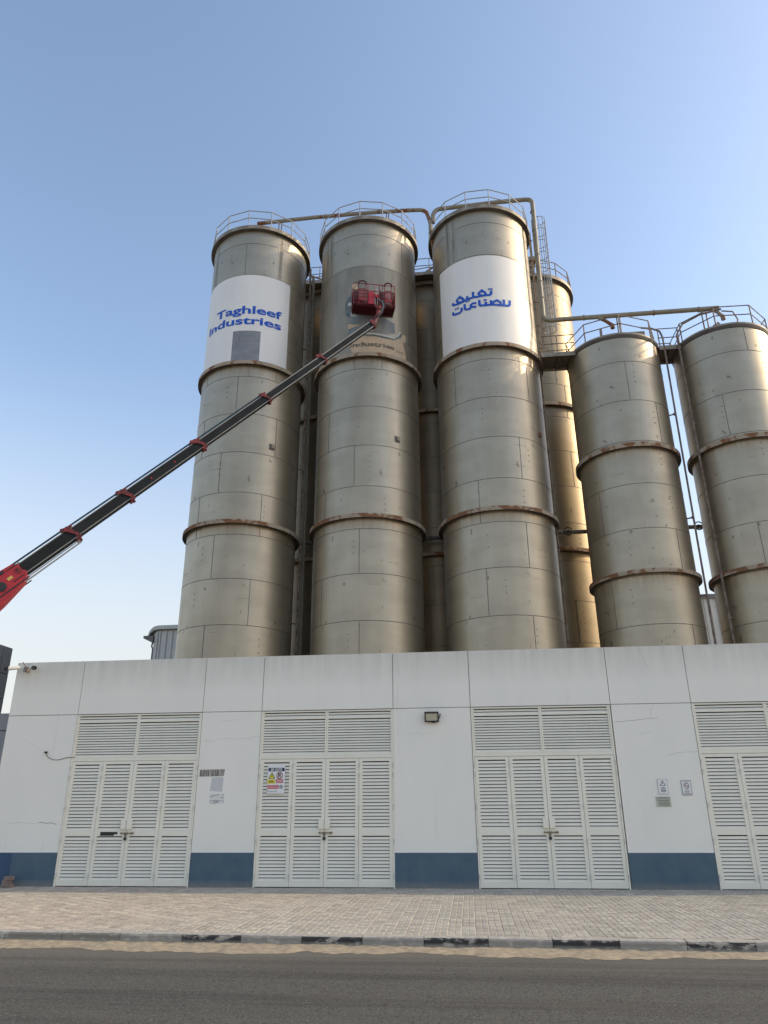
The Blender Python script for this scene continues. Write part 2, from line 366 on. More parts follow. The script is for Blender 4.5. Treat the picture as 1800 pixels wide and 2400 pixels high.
def text_bm(txt, bold=0.0, shear=0):
    cu = bpy.data.curves.new('t', 'FONT'); cu.body = txt; cu.size = 1; cu.offset = bold; cu.shear = shear; cu.resolution_u = 4
    ob = bpy.data.objects.new('t', cu); C.objects.link(ob)
    dg = bpy.context.evaluated_depsgraph_get(); me = bpy.data.meshes.new_from_object(ob.evaluated_get(dg))
    bm = bmesh.new(); bm.from_mesh(me)
    bpy.data.objects.remove(ob); bpy.data.meshes.remove(me); bpy.data.curves.remove(cu)
    return bm
def fit_bm(bm, x0, x1, z0, z1):
    xs = [v.co.x for v in bm.verts]; ys = [v.co.y for v in bm.verts]; a, b, c, d = min(xs), max(xs), min(ys), max(ys)
    for v in bm.verts:
        v.co.x = x0+(v.co.x-a)/(b-a)*(x1-x0); v.co.y = z0+(v.co.y-c)/(d-c)*(z1-z0); v.co.z = 0
def flat_text(mb, txt, x0, x1, z0, z1, y, mi=0, bold=0.0, shear=0):
    bm = text_bm(txt, bold, shear); fit_bm(bm, x0, x1, z0, z1)
    bm.verts.ensure_lookup_table()
    for i, v in enumerate(bm.verts): v.index = i
    mb.add([(v.co.x, y, v.co.y) for v in bm.verts], [tuple(v.index for v in f.verts) for f in bm.faces], mi); bm.free()
def flat_poly(mb, pts, y, mi=0):
    mb.add([(x, y, z) for x, z in pts], [tuple(range(len(pts)))], mi)
def ring_flat(mb, cx, cz, r0, r1, y, mi=0, n=24):
    for i in range(n):
        a, b = 2*math.pi*i/n, 2*math.pi*(i+1)/n
        flat_poly(mb, [(cx+r0*math.cos(a), cz+r0*math.sin(a)), (cx+r1*math.cos(a), cz+r1*math.sin(a)), (cx+r1*math.cos(b), cz+r1*math.sin(b)), (cx+r0*math.cos(b), cz+r0*math.sin(b))], y, mi)
def crack_line(mb, pts, wd, y, mi=0):
    for (a, b), (c, d) in zip(pts, pts[1:]):
        L = math.hypot(c-a, d-b) or 1; nx, nz = -(d-b)/L*wd/2, (c-a)/L*wd/2
        flat_poly(mb, [(a-nx, b-nz), (c-nx, d-nz), (c+nx, d+nz), (a+nx, b+nz)], y, mi)
def wiggle(x0, z0, x1, z1, n, amp):
    return [(x0+(x1-x0)*i/n+(random.uniform(-amp, amp) if 0 < i < n else 0)*(0.4 if abs(x1-x0) > abs(z1-z0) else 1), z0+(z1-z0)*i/n+(random.uniform(-amp, amp) if 0 < i < n else 0)) for i in range(n+1)]

# ------------------------------------------------------------------ ground, road, pavement
D = 17.717
g = MB(); g.add([(-1500, -1500, -.19), (1500, -1500, -.19), (1500, 1500, -.19), (-1500, 1500, -.19)], [(0, 1, 2, 3)]); struct(g.build('ground', 'desert'))
g = MB(); g.box(-80, 80, 2.5, 11.62, -.185, -.15); struct(g.build('road', 'asphalt'))
g = MB()
nx = 360
for i in range(nx):
    for j in range(5): pass
xs = [-22+i*.1 for i in range(381)]
rows = [0, .12, .25, .38, .5, .58, .66]
vs = []
for i, x in enumerate(xs):
    wv = .05*math.sin(x*1.3)+.03*math.sin(x*3.7+1)+.02*math.sin(x*9.1)+random.uniform(-.03, .03)
    for j, t in enumerate(rows):
        y = 11.66-.006*x-t*(.74+wv*2.6) ; h = [.045, .035, .028, .02, .012, .006, .001][j]
        vs.append((x, y, -.148+h+(random.uniform(-.012, .012) if 0 < j < 6 else 0)))
nr = len(rows); fs = [(i*nr+j+1, (i+1)*nr+j+1, (i+1)*nr+j, i*nr+j) for i in range(len(xs)-1) for j in range(nr-1)]
g.add(vs, fs); struct(g.build('sand_verge', 'sand', smooth=True))
g = MB(); g.box(-20, 18, 23.2, 39.8, -.185, -.12); struct(g.build('added_dark_slab', 'added_slab_dark'))  # dark slab added out of view to cut ground bounce between the silos
# kerb blocks (slightly out of line with the wall, as measured)
def kerb_y(x): return 11.60-.016*(x+1)
blk = [-5.17-.9*i for i in range(18, 0, -1)]+[-5.17, -4.23, -3.35, -2.46, -1.59, -.72, .17, 1.04, 1.93, 2.8, 3.68]+[3.68+.9*i for i in range(1, 12)]
black = {-4.23, -2.46, -.72, 1.04, 2.8, 4.58, 6.38}
g = MB()
for a, b in zip(blk, blk[1:]):
    t = (.038, .038, .037) if round(a, 2) in black else ((.27, .255, .22) if a > -5.2 else (.22, .20, .165))
    ya, yb = kerb_y(a), kerb_y(b); dz = random.uniform(-.004, .004); a2, b2 = a+.004, b-.004
    prof = [(0, -.18), (0, -.035), (.012, -.012), (.035, 0), (.15, .003), (.15, -.18)]
    vs = [(a2, ya+p, q+dz*(q > -.1)) for p, q in prof]+[(b2, yb+p, q+dz*(q > -.1)) for p, q in prof]
    n = len(prof); fs = [(i, i+n, (i+1) % n+n, (i+1) % n) for i in range(n)]+[tuple(range(n)), tuple(range(n, 2*n))[::-1]]
    g.add(vs, fs, 0, t)
ob = g.build('kerb', 'kerb_block'); struct(ob)
# interlocking block paving: courses of one block across, then two blocks end on
g = MB(); P0 = 11.78
cols_ = int((14+22)/.2)
for i in range(cols_):
    x = -22+i*.2; y = P0-.2+(.1 if i % 2 else .25); row = 0
    while y < D+.02:
        t = random.choice([.32, .355, .375, .40, .43]); t *= random.uniform(.93, 1.07)
        tt = lambda: (t*1.0*random.uniform(.97, 1.03), t*.93, t*.78)
        gp = .0068
        def brick(x0, x1, y0, y1):
            if y1 < kerb_y(x)+.155: return
            y0 = max(y0, kerb_y(x)+.155); y1 = min(y1, D+.03)
            if y1-y0 < .02: return
            h = random.uniform(-.0022, .0022); e = .006; zt = 0+h
            a, b, c, d = x0+gp, x1-gp, y0+gp, y1-gp
            vs = [(a, c, -.03), (b, c, -.03), (b, d, -.03), (a, d, -.03), (a, c, zt-e), (b, c, zt-e), (b, d, zt-e), (a, d, zt-e), (a+e, c+e, zt), (b-e, c+e, zt), (b-e, d-e, zt+random.uniform(-.001, .001)), (a+e, d-e, zt)]
            g.add(vs, [(8, 9, 10, 11), (4, 5, 9, 8), (5, 6, 10, 9), (6, 7, 11, 10), (7, 4, 8, 11), (0, 1, 5, 4), (1, 2, 6, 5), (2, 3, 7, 6), (3, 0, 4, 7)], 0, tt())
        if row % 2 == 0: brick(x, x+.2, y, y+.1); y += .1
        else: brick(x, x+.1, y, y+.2); brick(x+.1, x+.2, y, y+.2); y += .2
        row += 1
g.box(-22, 14, 11.79, D+.03, -.16, -.006, 1)
struct(g.build('pavement', ['paver', 'joint_sand']))

# ------------------------------------------------------------------ substation building with louvred doors
bl = thing('substation_building', 'long low off-white plastered building with four sets of louvred doors and a blue base band', 'building', (0, D, 0))
X0, X1, TOP = -11.407, 12.2, 5.142
doors = [(-9.59, -6.387), (-4.905, -1.71), (.12, 3.338), (5.135, 8.34)]
JZ = 3.82
g = MB()
g.box(X0+.02, X1-.02, D+.04, D+.25, -.17, 3.70, 1)           # backing seen only in the joints
ed = [X0]+[e for d in doors for e in d]+[X1]
g = MB()
gj = .007
for i in range(0, len(ed)-1):
    a, b = ed[i]+(gj if i else 0), ed[i+1]-(gj if i < len(ed)-2 else 0)
    g.box(a, b, D, D+.22, JZ+gj, TOP, 0)                      # parapet panels
    if i % 2 == 0:
        g.box(a if i else a, b, D, D+.22, -.17, JZ-gj, 0)     # piers between the doors
g.box(X0+.01, X1-.01, D+.03, D+.2, JZ-gj-.02, TOP-.02, 1)     # dark joint filler
g.box(X0, X0+.2, D+.22, D+5.2, -.17, TOP-.002, 0); g.box(X1-.2, X1, D+.22, D+5.2, -.17, TOP-.002, 0); g.box(X0, X1, D+5.2, D+5.4, -.17, TOP-.003, 0)
yc = D-.0012
B = lambda pts, wd, m=2: crack_line(g, pts, wd, yc, m)
B([(-10.949, 1.331), (-10.8, 1.345), (-10.663, 1.356), (-10.485, 1.338), (-10.40, 1.345), (-10.328, 1.326), (-10.177, 1.346)], .006, 3)
B([(-10.177, 1.346), (-10.08, 1.352), (-9.981, 1.332), (-9.88, 1.345), (-9.809, 1.336), (-9.74, 1.31)], .014)
B([(-9.74, 1.31), (-9.62, 1.312)], .005, 3)
B(wiggle(-10.93, 3.25, -9.99, 2.80, 7, .02), .003, 3)
for (x0, z0, x1, z1, n, a, wd) in [(-6.30, 3.15, -4.95, 3.22, 12, .03, .005), (-5.9, 3.6, -5.4, 3.63, 5, .015, .004), (-1.35, 3.27, -1.0, 3.22, 5, .03, .005), (-1.0, 3.22, -.7, 3.28, 4, .03, .004), (-1.58, 5.12, -1.55, 4.6, 7, .02, .006),
        (3.40, 3.43, 4.35, 3.50, 9, .02, .008), (3.9, 3.14, 4.15, 3.2, 4, .02, .005), (4.45, 2.70, 5.10, 2.76, 7, .02, .007), (4.15, 5.1, 4.3, 4.6, 6, .04, .006), (6.95, 5.12, 7.05, 4.4, 9, .03, .007), (-9.75, 5.1, -9.74, 4.8, 3, .01, .004), (-7.9, 5.1, -7.92, 4.75, 4, .01, .005), (-3.4, 5.12, -3.37, 4.7, 4, .015, .004), (5.7, 5.12, 6.2, 5.08, 6, .03, .007), (-10.0, .71, -9.98, .92, 3, .02, .006), (4.3, 3.8, 4.2, 3.55, 3, .03, .005)]:
    B(wiggle(x0, z0, x1, z1, n, a), wd, 3 if wd < .008 else 2)
wall = g.build('wall', ['plaster', 'joint', 'crack', 'faint_crack'], bl)
g = MB(); g.box(X0+.2, X1-.2, D+.21, D+5.21, 4.6, 4.75); g.build('roof', 'grey_render', bl)
ps = [(X0, doors[0][0])]+[(doors[i][1], doors[i+1][0]) for i in range(3)]+[(doors[3][1], X1)]
for i, (a, b) in enumerate(ps):
    g = MB()
    if i == 0:
        g.box(X0-.004, -10.70, D-.005, D+.02, -.01, .705, 1); g.box(-10.70, b-.004, D-.005, D+.02, -.01, .705, 0)
    else: g.box(a+.004, b-.004, D-.005, D+.02, -.01, .705, 0)
    g.box(a+.004, b-.004, D-.007, D+.02, .705, .716, 2)
    g.build('base_band', ['plinth_blue', 'plinth_blue_dark', 'white_patch'], bl)
g = MB()
flat_poly(g, [(-6.34, 2.34), (-5.745, 2.345), (-5.72, 2.50), (-6.33, 2.49)], D-.003, 1)
g.build('brown_smear', ['white_patch', 'brown_smear', 'grey_patch', 'stencil'], bl); g = MB()
flat_poly(g, [(-6.05, 2.02), (-5.75, 2.0), (-5.745, 2.32), (-6.02, 2.32)], D-.0022, 2)
g.build('paint_patch', ['white_patch', 'brown_smear', 'grey_patch', 'stencil'], bl); g = MB()
flat_poly(g, [(-6.04, 1.745), (-5.70, 1.74), (-5.70, 1.96), (-6.04, 1.965)], D-.0022, 3)
g.build('faded_stencil', ['white_patch', 'brown_smear', 'grey_patch', 'stencil'], bl)

def slats(g, x0, x1, z0, z1, y, n):
    p = (z1-z0)/n
    for i in range(n):
        zb = z0+i*p; zt = zb+p*.74; yb, yt = y, y+.021; th = .0035
        g.add([(x0, yb, zb), (x1, yb, zb), (x1, yt, zt), (x0, yt, zt), (x0, yb+.002, zb-th), (x1, yb+.002, zb-th), (x1, yt+.002, zt-th), (x0, yt+.002, zt-th), ],
              [(0, 1, 2, 3), (4, 7, 6, 5), (0, 4, 5, 1), (2, 6, 7, 3), (0, 3, 7, 4), (1, 5, 6, 2)], 0)
def make_door(x0, x1):
    W = x1-x0; g = MB(); yf = D+.012
    # frame, local origin at the left foot
    g.box(x0+.004, x0+.035, yf-.02, yf+.07, -.012, 3.808); g.box(x1-.035, x1-.004, yf-.02, yf+.07, -.012, 3.808)
    g.box(x0+.035, x1-.035, yf-.017, yf+.07, 3.775, 3.805); g.box(x0+.035, x1-.035, yf-.010, yf+.06, 2.715, 2.785)
    g.box(x0+.035, x1-.035, yf+.02, yf+.06, -.012, .012, 1)
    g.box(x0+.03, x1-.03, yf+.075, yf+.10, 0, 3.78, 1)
    fr = g.build('louvred_door', ['door_paint', 'dark_hole'], bl, origin=(x0, D, 0))
    # transom louvres
    mid = (x0+x1)/2
    for a, b in ((x0+.037, mid-.002), (mid+.002, x1-.037)):
        g = MB(); g.box(a, a+.035, yf-.008, yf+.05, 2.787, 3.773); g.box(b-.035, b, yf-.008, yf+.05, 2.787, 3.773)
        g.box(a+.035, b-.035, yf-.006, yf+.05, 3.613, 3.650); g.box(a+.035, b-.035, yf-.006, yf+.05, 2.787, 2.815)
        slats(g, a+.035, b-.035, 3.652, 3.768, yf, 2); slats(g, a+.035, b-.035, 2.818, 3.605, yf, 13)
        ob = g.build('transom_louvre', 'door_paint', fr, origin=(x0, D, 0)); ob.location = (0, 0, 0)
    # leaves
    lw = (W-.07)/4; first = None
    for k in range(4):
        a = x0+.035+k*lw+.004; b = a+lw-.008
        if first is None:
            g = MB(); st = .078
            g.box(a, a+st, yf-.006, yf+.04, .016, 2.708); g.box(b-st, b, yf-.006, yf+.04, .016, 2.708)
            for z0, z1 in ((.016, .130), (1.052, 1.172), (2.640, 2.708)): g.box(a+st, b-st, yf-.004, yf+.04, z0, z1)
            slats(g, a+st, b-st, .134, 1.046, yf, 13); slats(g, a+st, b-st, 1.176, 2.634, yf, 20)
            first = g.build('door_leaf', 'door_paint', fr, origin=(x0, D, 0)); first.location = (0, 0, 0)
        else:
            c = first.copy(); C.objects.link(c); c.parent = fr; c.location = (k*lw, 0, 0)
    h0 = None
    for x, dx in ((x0+.022, 0), (x0+.035+lw, 1), (x0+.035+3*lw, 2), (x1-.022, 3)):
        for z in (2.54, 2.33, 1.64, .93, .225):
            if h0 is None:
                g = MB(); g.tube([(x, yf-.018, z-.062), (x, yf-.018, z-.003)], .0115, 8); g.tube([(x+.004, yf-.020, z+.003), (x+.004, yf-.020, z+.062)], .017, 8)
                h0 = g.build('hinge', 'hinge_steel', fr, origin=(x0, D, 0), smooth=True); h0.location = (0, 0, 0); hx, hz = x, z
            else:
                c = h0.copy(); C.objects.link(c); c.parent = fr; c.location = (x-hx, 0, z-hz)
    for a, b in ((mid-.135, mid-.012), (mid+.004, mid+.128)):
        g = MB(); g.box(a, b, yf-.05, yf-.006, 1.20, 1.408); ob = g.build('lock_cover', 'door_paint', fr, origin=(x0, D, 0)); ob.location = (0, 0, 0)
    g = MB(); g.tube([(mid-.13, yf-.022, 1.115), (mid+.19, yf-.022, 1.115)], .011, 8)
    for dx in (-.11, -.03, .03, .14, .17): g.box(mid+dx-.008, mid+dx+.008, yf-.045, yf-.004, 1.092, 1.138)
    g.box(mid-.02, mid+.02, yf-.034, yf-.004, 1.07, 1.10)
    ob = g.build('door_bolt', 'brass', fr, origin=(x0, D, 0)); ob.location = (0, 0, 0)
    g = MB(); g.tube([(mid-.013, yf-.04, 1.02), (mid-.013, yf-.04, 1.07), (mid, yf-.04, 1.085), (mid+.013, yf-.04, 1.07), (mid+.013, yf-.04, 1.02)], .006, 6); g.box(mid-.028, mid+.028, yf-.055, yf-.025, .965, 1.025)
    ob = g.build('padlock', 'black_paint', fr, origin=(x0, D, 0)); ob.location = (0, 0, 0)
    return fr
d0 = make_door(*doors[0])
for a, b in doors[1:]: copy_tree(d0, bl, Vector((a, D, 0))-Vector((0, D, 0)))
g = MB(); flat_poly(g, [(-8.617, 1.061), (-8.28, 1.061), (-8.28, 1.09), (-8.2, 1.09), (-8.2, 1.145), (-8.617, 1.145)], D+.0065, 0)
ob = g.build('black_sticker', 'black_paint', bl)


# ------------------------------------------------------------------ things on the front wall
def plate(nm, x0, x1, z0, z1, y, th=.012, edge='sign_edge'):
    g = MB(); g.box(x0, x1, y-th, y, z0, z1, 0); return g
# substation sign on the second door
yb = D-.004; yy = yb-.0125
g = plate('s', -4.683, -4.265, 1.948, 2.575, yb)
t = thing('substation_sign', 'white warning plate headed SS 5272 fixed to the louvres of the second door', 'sign', (-4.47, yb, 1.95))
g.build('plate', 'sign_white', t, bevel=.004)
g = MB()
flat_poly(g, [(-4.663, 2.438), (-4.278, 2.438), (-4.278, 2.515), (-4.663, 2.515)], yy-.0005, 0)
flat_text(g, 'SS 5272', -4.61, -4.335, 2.452, 2.502, yy-.001, 1, .03, .15)
tri = lambda cx, z0, w_, h: [(cx-w_/2, z0), (cx+w_/2, z0), (cx, z0+h)]
flat_poly(g, tri(-4.575, 2.275, .175, .145), yy-.0005, 4); flat_poly(g, tri(-4.575, 2.286, .128, .106), yy-.001, 3)
flat_poly(g, [(-4.560, 2.375), (-4.597, 2.33), (-4.577, 2.33), (-4.583, 2.292), (-4.553, 2.341), (-4.572, 2.341)], yy-.0015, 4)
ring_flat(g, -4.393, 2.345, .058, .078, yy-.0005, 5)
flat_text(g, 'P', -4.425, -4.36, 2.300, 2.39, yy-.001, 4, .04)
crack_line(g, [(-4.437, 2.39), (-4.35, 2.30)], .015, yy-.0015, 5)
flat_poly(g, [(-4.678, 2.168), (-4.495, 2.168), (-4.495, 2.258), (-4.678, 2.258)], yy-.0005, 3)
for z, a in ((2.235, .05), (2.212, .065), (2.19, .055)): crack_line(g, [(-4.585-a, z), (-4.585+a, z)], .011, yy-.001, 4)
flat_poly(g, [(-4.478, 2.180), (-4.302, 2.180), (-4.302, 2.263), (-4.478, 2.263)], yy-.0005, 2)
for z, a in ((2.238, .07), (2.205, .08)): crack_line(g, [(-4.39-a, z), (-4.39+a, z)], .012, yy-.001, 1)
flat_poly(g, [(-4.672, 2.055), (-4.40, 2.055), (-4.40, 2.137), (-4.672, 2.137)], yy-.0005, 2)
for z in (2.115, 2.08): crack_line(g, [(-4.66, z), (-4.41, z)], .010, yy-.001, 1)
ring_flat(g, -4.347, 2.098, .028, .040, yy-.0005, 4); flat_poly(g, [(-4.36, 2.115), (-4.34, 2.12), (-4.332, 2.08), (-4.35, 2.075)], yy-.001, 4)
crack_line(g, [(-4.62, 2.005), (-4.44, 2.005)], .006, yy-.0005, 4); crack_line(g, [(-4.64, 1.987), (-4.42, 1.987)], .004, yy-.0005, 4); flat_poly(g, [(-4.67, 2.02), (-4.655, 2.02), (-4.635, 1.985), (-4.65, 1.98)], yy-.0005, 4)
g.build('printing', ['sign_navy', 'sign_white', 'sign_red', 'sign_yellow', 'sign_black', 'sign_dark_red'], t)
yb = D-.001; yy = yb-.0125
t = thing('voltage_sign', 'small white plate with a lightning warning triangle above the cream plate', 'sign', (4.26, yb, 1.87), 'small plates on the right pier')
g = MB(); g.box(4.148, 4.365, yb-.010, yb, 1.874, 2.189, 0); g.box(4.156, 4.357, yb-.012, yb-.0102, 1.882, 2.181, 1); g.build('plate', ['sign_edge', 'sign_white'], t)
g = MB(); flat_poly(g, tri(4.257, 2.052, .135, .115), yy, 0); flat_poly(g, tri(4.257, 2.063, .095, .08), yy-.0005, 1)
flat_poly(g, [(4.266, 2.128), (4.243, 2.098), (4.256, 2.098), (4.25, 2.068), (4.272, 2.104), (4.259, 2.104)], yy-.001, 0)
for z, a in ((2.010, .045), (1.982, .055), (1.955, .06), (1.928, .052)): crack_line(g, [(4.257-a, z), (4.257+a, z)], .013, yy, 0)
g.build('printing', ['sign_black', 'sign_white'], t)
t = thing('phone_sign', 'cream notice plate with a telephone number under the lightning sign', 'sign', (4.23, yb, 1.62), 'small plates on the right pier')
g = MB(); g.box(4.07, 4.383, yb-.012, yb, 1.622, 1.826); g.build('plate', 'sign_cream', t, bevel=.003)
g = MB(); flat_poly(g, [(4.078, 1.785), (4.375, 1.785), (4.375, 1.82), (4.078, 1.82)], yy, 1); crack_line(g, [(4.14, 1.80), (4.30, 1.80)], .008, yy-.0005, 0)
flat_text(g, '04- 3232 321', 4.125, 4.335, 1.698, 1.728, yy, 0, .02)
for z, a in ((1.760, .13), (1.745, .12), (1.684, .13), (1.664, .12), (1.642, .11)): crack_line(g, [(4.226-a, z), (4.226+a, z)], .007, yy, 0)
g.build('printing', ['sign_black', 'sign_grey'], t)
t = thing('no_smoking_sign', 'framed white plate with a red no smoking ring nearest the fourth door', 'sign', (4.76, yb, 1.85), 'small plates on the right pier')
g = MB(); g.box(4.651, 4.866, yb-.010, yb, 1.85, 2.163, 0); g.box(4.668, 4.849, yb-.014, yb-.0102, 1.867, 2.146, 1); g.build('plate', ['sign_grey', 'sign_white'], t)
g = MB(); y2 = yb-.0145; ring_flat(g, 4.758, 2.045, .047, .06, y2, 0); crack_line(g, [(4.72, 2.083), (4.796, 2.007)], .013, y2-.0005, 0); crack_line(g, [(4.72, 2.045), (4.79, 2.045)], .010, y2-.001, 1)
crack_line(g, [(4.70, 2.125), (4.82, 2.125)], .010, y2, 0)
for z, a in ((1.965, .04), (1.94, .06), (1.925, .05), (1.91, .055)): crack_line(g, [(4.758-a, z), (4.758+a, z)], .006, y2, 1 if z < 1.95 else 0)
crack_line(g, [(4.68, 1.88), (4.84, 1.88)], .010, y2, 1); g.build('printing', ['sign_dark_red', 'sign_black'], t)
# floodlight
t = thing('floodlight', 'black rectangular floodlight with a pale lens mounted high on the white wall', 'light', (-.8, D, 3.6))
g = MB(); tl = .35; c0 = Vector((-.795, D-.10, 3.60)); n_ = Vector((0, -math.cos(tl), -math.sin(tl))); u_ = Vector((0, -math.sin(tl), math.cos(tl)))
g.obox(c0-n_*.02, (.165, 0, 0), u_*.115, n_*.025); g.obox(c0+n_*.012, (.165, 0, 0), u_*.012, n_*.012)
g = MB(); g.obox(c0-n_*.02, (.165, 0, 0), u_*.113, n_*.024)
for s_ in (-1, 1): g.obox(c0+u_*.1*s_+n_*.012, (.165, 0, 0), u_*.013, n_*.010); g.obox(c0+Vector((.152*s_, 0, 0))+n_*.012, (.013, 0, 0), u_*.087, n_*.010)
for k in range(7): g.obox(c0-n_*.055+Vector((-.12+.04*k, 0, 0)), (.004, 0, 0), u_*.09, n_*.014)
g.build('housing', 'black_paint', t)
g = MB(); g.obox(c0+n_*.0075, (.138, 0, 0), u_*.086, n_*.003); g.build('lens', 'lamp_glass', t)
g = MB(); g.tube([(-.93, D-.06, 3.585), (-.93, D-.01, 3.53), (-.66, D-.01, 3.53), (-.66, D-.06, 3.585)], .010, 6); g.tube([(-.82, D-.07, 3.49), (-.76, D-.09, 3.475), (-.69, D-.08, 3.49), (-.64, D-.05, 3.54), (-.605, D-.03, 3.62), (-.595, D-.004, 3.68)], .011, 8)
g.build('bracket', 'black_paint', t)
# security cameras at the corner
t = thing('security_cameras', 'pair of pale bullet cameras on a brown box at the top left wall corner', 'camera', (-11.1, D, 4.9))
g = MB(); g.box(-11.16, -11.06, D-.13, D-.001, 4.90, 5.02); g.tube([(-11.10, D-.07, 5.0), (-11.19, D-.16, 5.13)], .016, 8); g.build('junction_box', 'camera_box', t, bevel=.006)
def bullet(p, q):
    g = MB(); p, q = Vector(p), Vector(q); d = (q-p).normalized(); g.tube([p, p+d*.02, q-d*.05, q-d*.05], [.04, .05, .05, .05], 14); b = g.build('camera_body', 'camera_white', t, smooth=True)
    g = MB(); g.tube([q-d*.049, q], [.047, .047], 14); g.tube([q-d*.07+Vector((0, 0, .006)), q+d*.03+Vector((0, 0, .006))], [.054, .054], 14, caps=False); g.build('camera_lens', 'black_paint', b)
    g = MB(); m_ = (p+q)/2; g.tube([p, p-d*.06], .020, 10); g.build('camera_mount', 'camera_white', b)
bullet((-11.27, D-.14, 5.0), (-11.56, D-.26, 4.955)); bullet((-10.99, D-.12, 5.0), (-10.78, D-.28, 4.95))
t = thing('small_camera', 'tiny black camera with a drooping cable left of the first door', 'camera', (-10.257, D, 2.93))
g = MB(); g.box(-10.29, -10.225, D-.04, D-.001, 2.915, 2.955); g.box(-10.285, -10.25, D-.07, D-.04, 2.92, 2.95); g.build('camera_body', 'rubber', t, bevel=.004)
g = MB(); g.tube([(-10.249, D-.01, 2.91), (-10.25, D-.01, 2.88), (-10.2, D-.01, 2.83), (-10.138, D-.01, 2.791), (-10.05, D-.01, 2.762), (-9.953, D-.01, 2.753), (-9.86, D-.01, 2.765), (-9.78, D-.01, 2.787), (-9.72, D-.01, 2.805), (-9.676, D-.01, 2.816), (-9.605, D-.015, 2.803), (-9.509, D-.012, 2.819)], .006, 6)
g.build('cable', 'rubber', t)
# stacked spare paving bricks
for k, (x, y, z, r, lab) in enumerate([(-10.62, D-.22, 0, .1, 'left brick on the ground in the small stack by the blue wall base'), (-10.50, D-.24, 0, -.08, 'right brick on the ground in the small stack by the blue wall base'), (-10.60, D-.2, .075, .3, 'brick in the middle layer of the small stack by the blue wall base'), (-10.56, D-.21, .15, .05, 'brick lying on top of the small stack by the blue wall base')]):
    g = MB(); ax = Vector((math.cos(r), math.sin(r), 0)); ay = Vector((-ax.y, ax.x, 0)); L = .10 if k > 1 else .055
    g.obox((x, y, z+.037), ax*L, ay*(.055 if k > 1 else .10), (0, 0, .036)); ob = g.build('paving_brick', 'brick_red', bevel=.004, origin=(x, y, z)); tag(ob, 'worn '+lab, 'brick', 'bricks stacked at the foot of the wall')

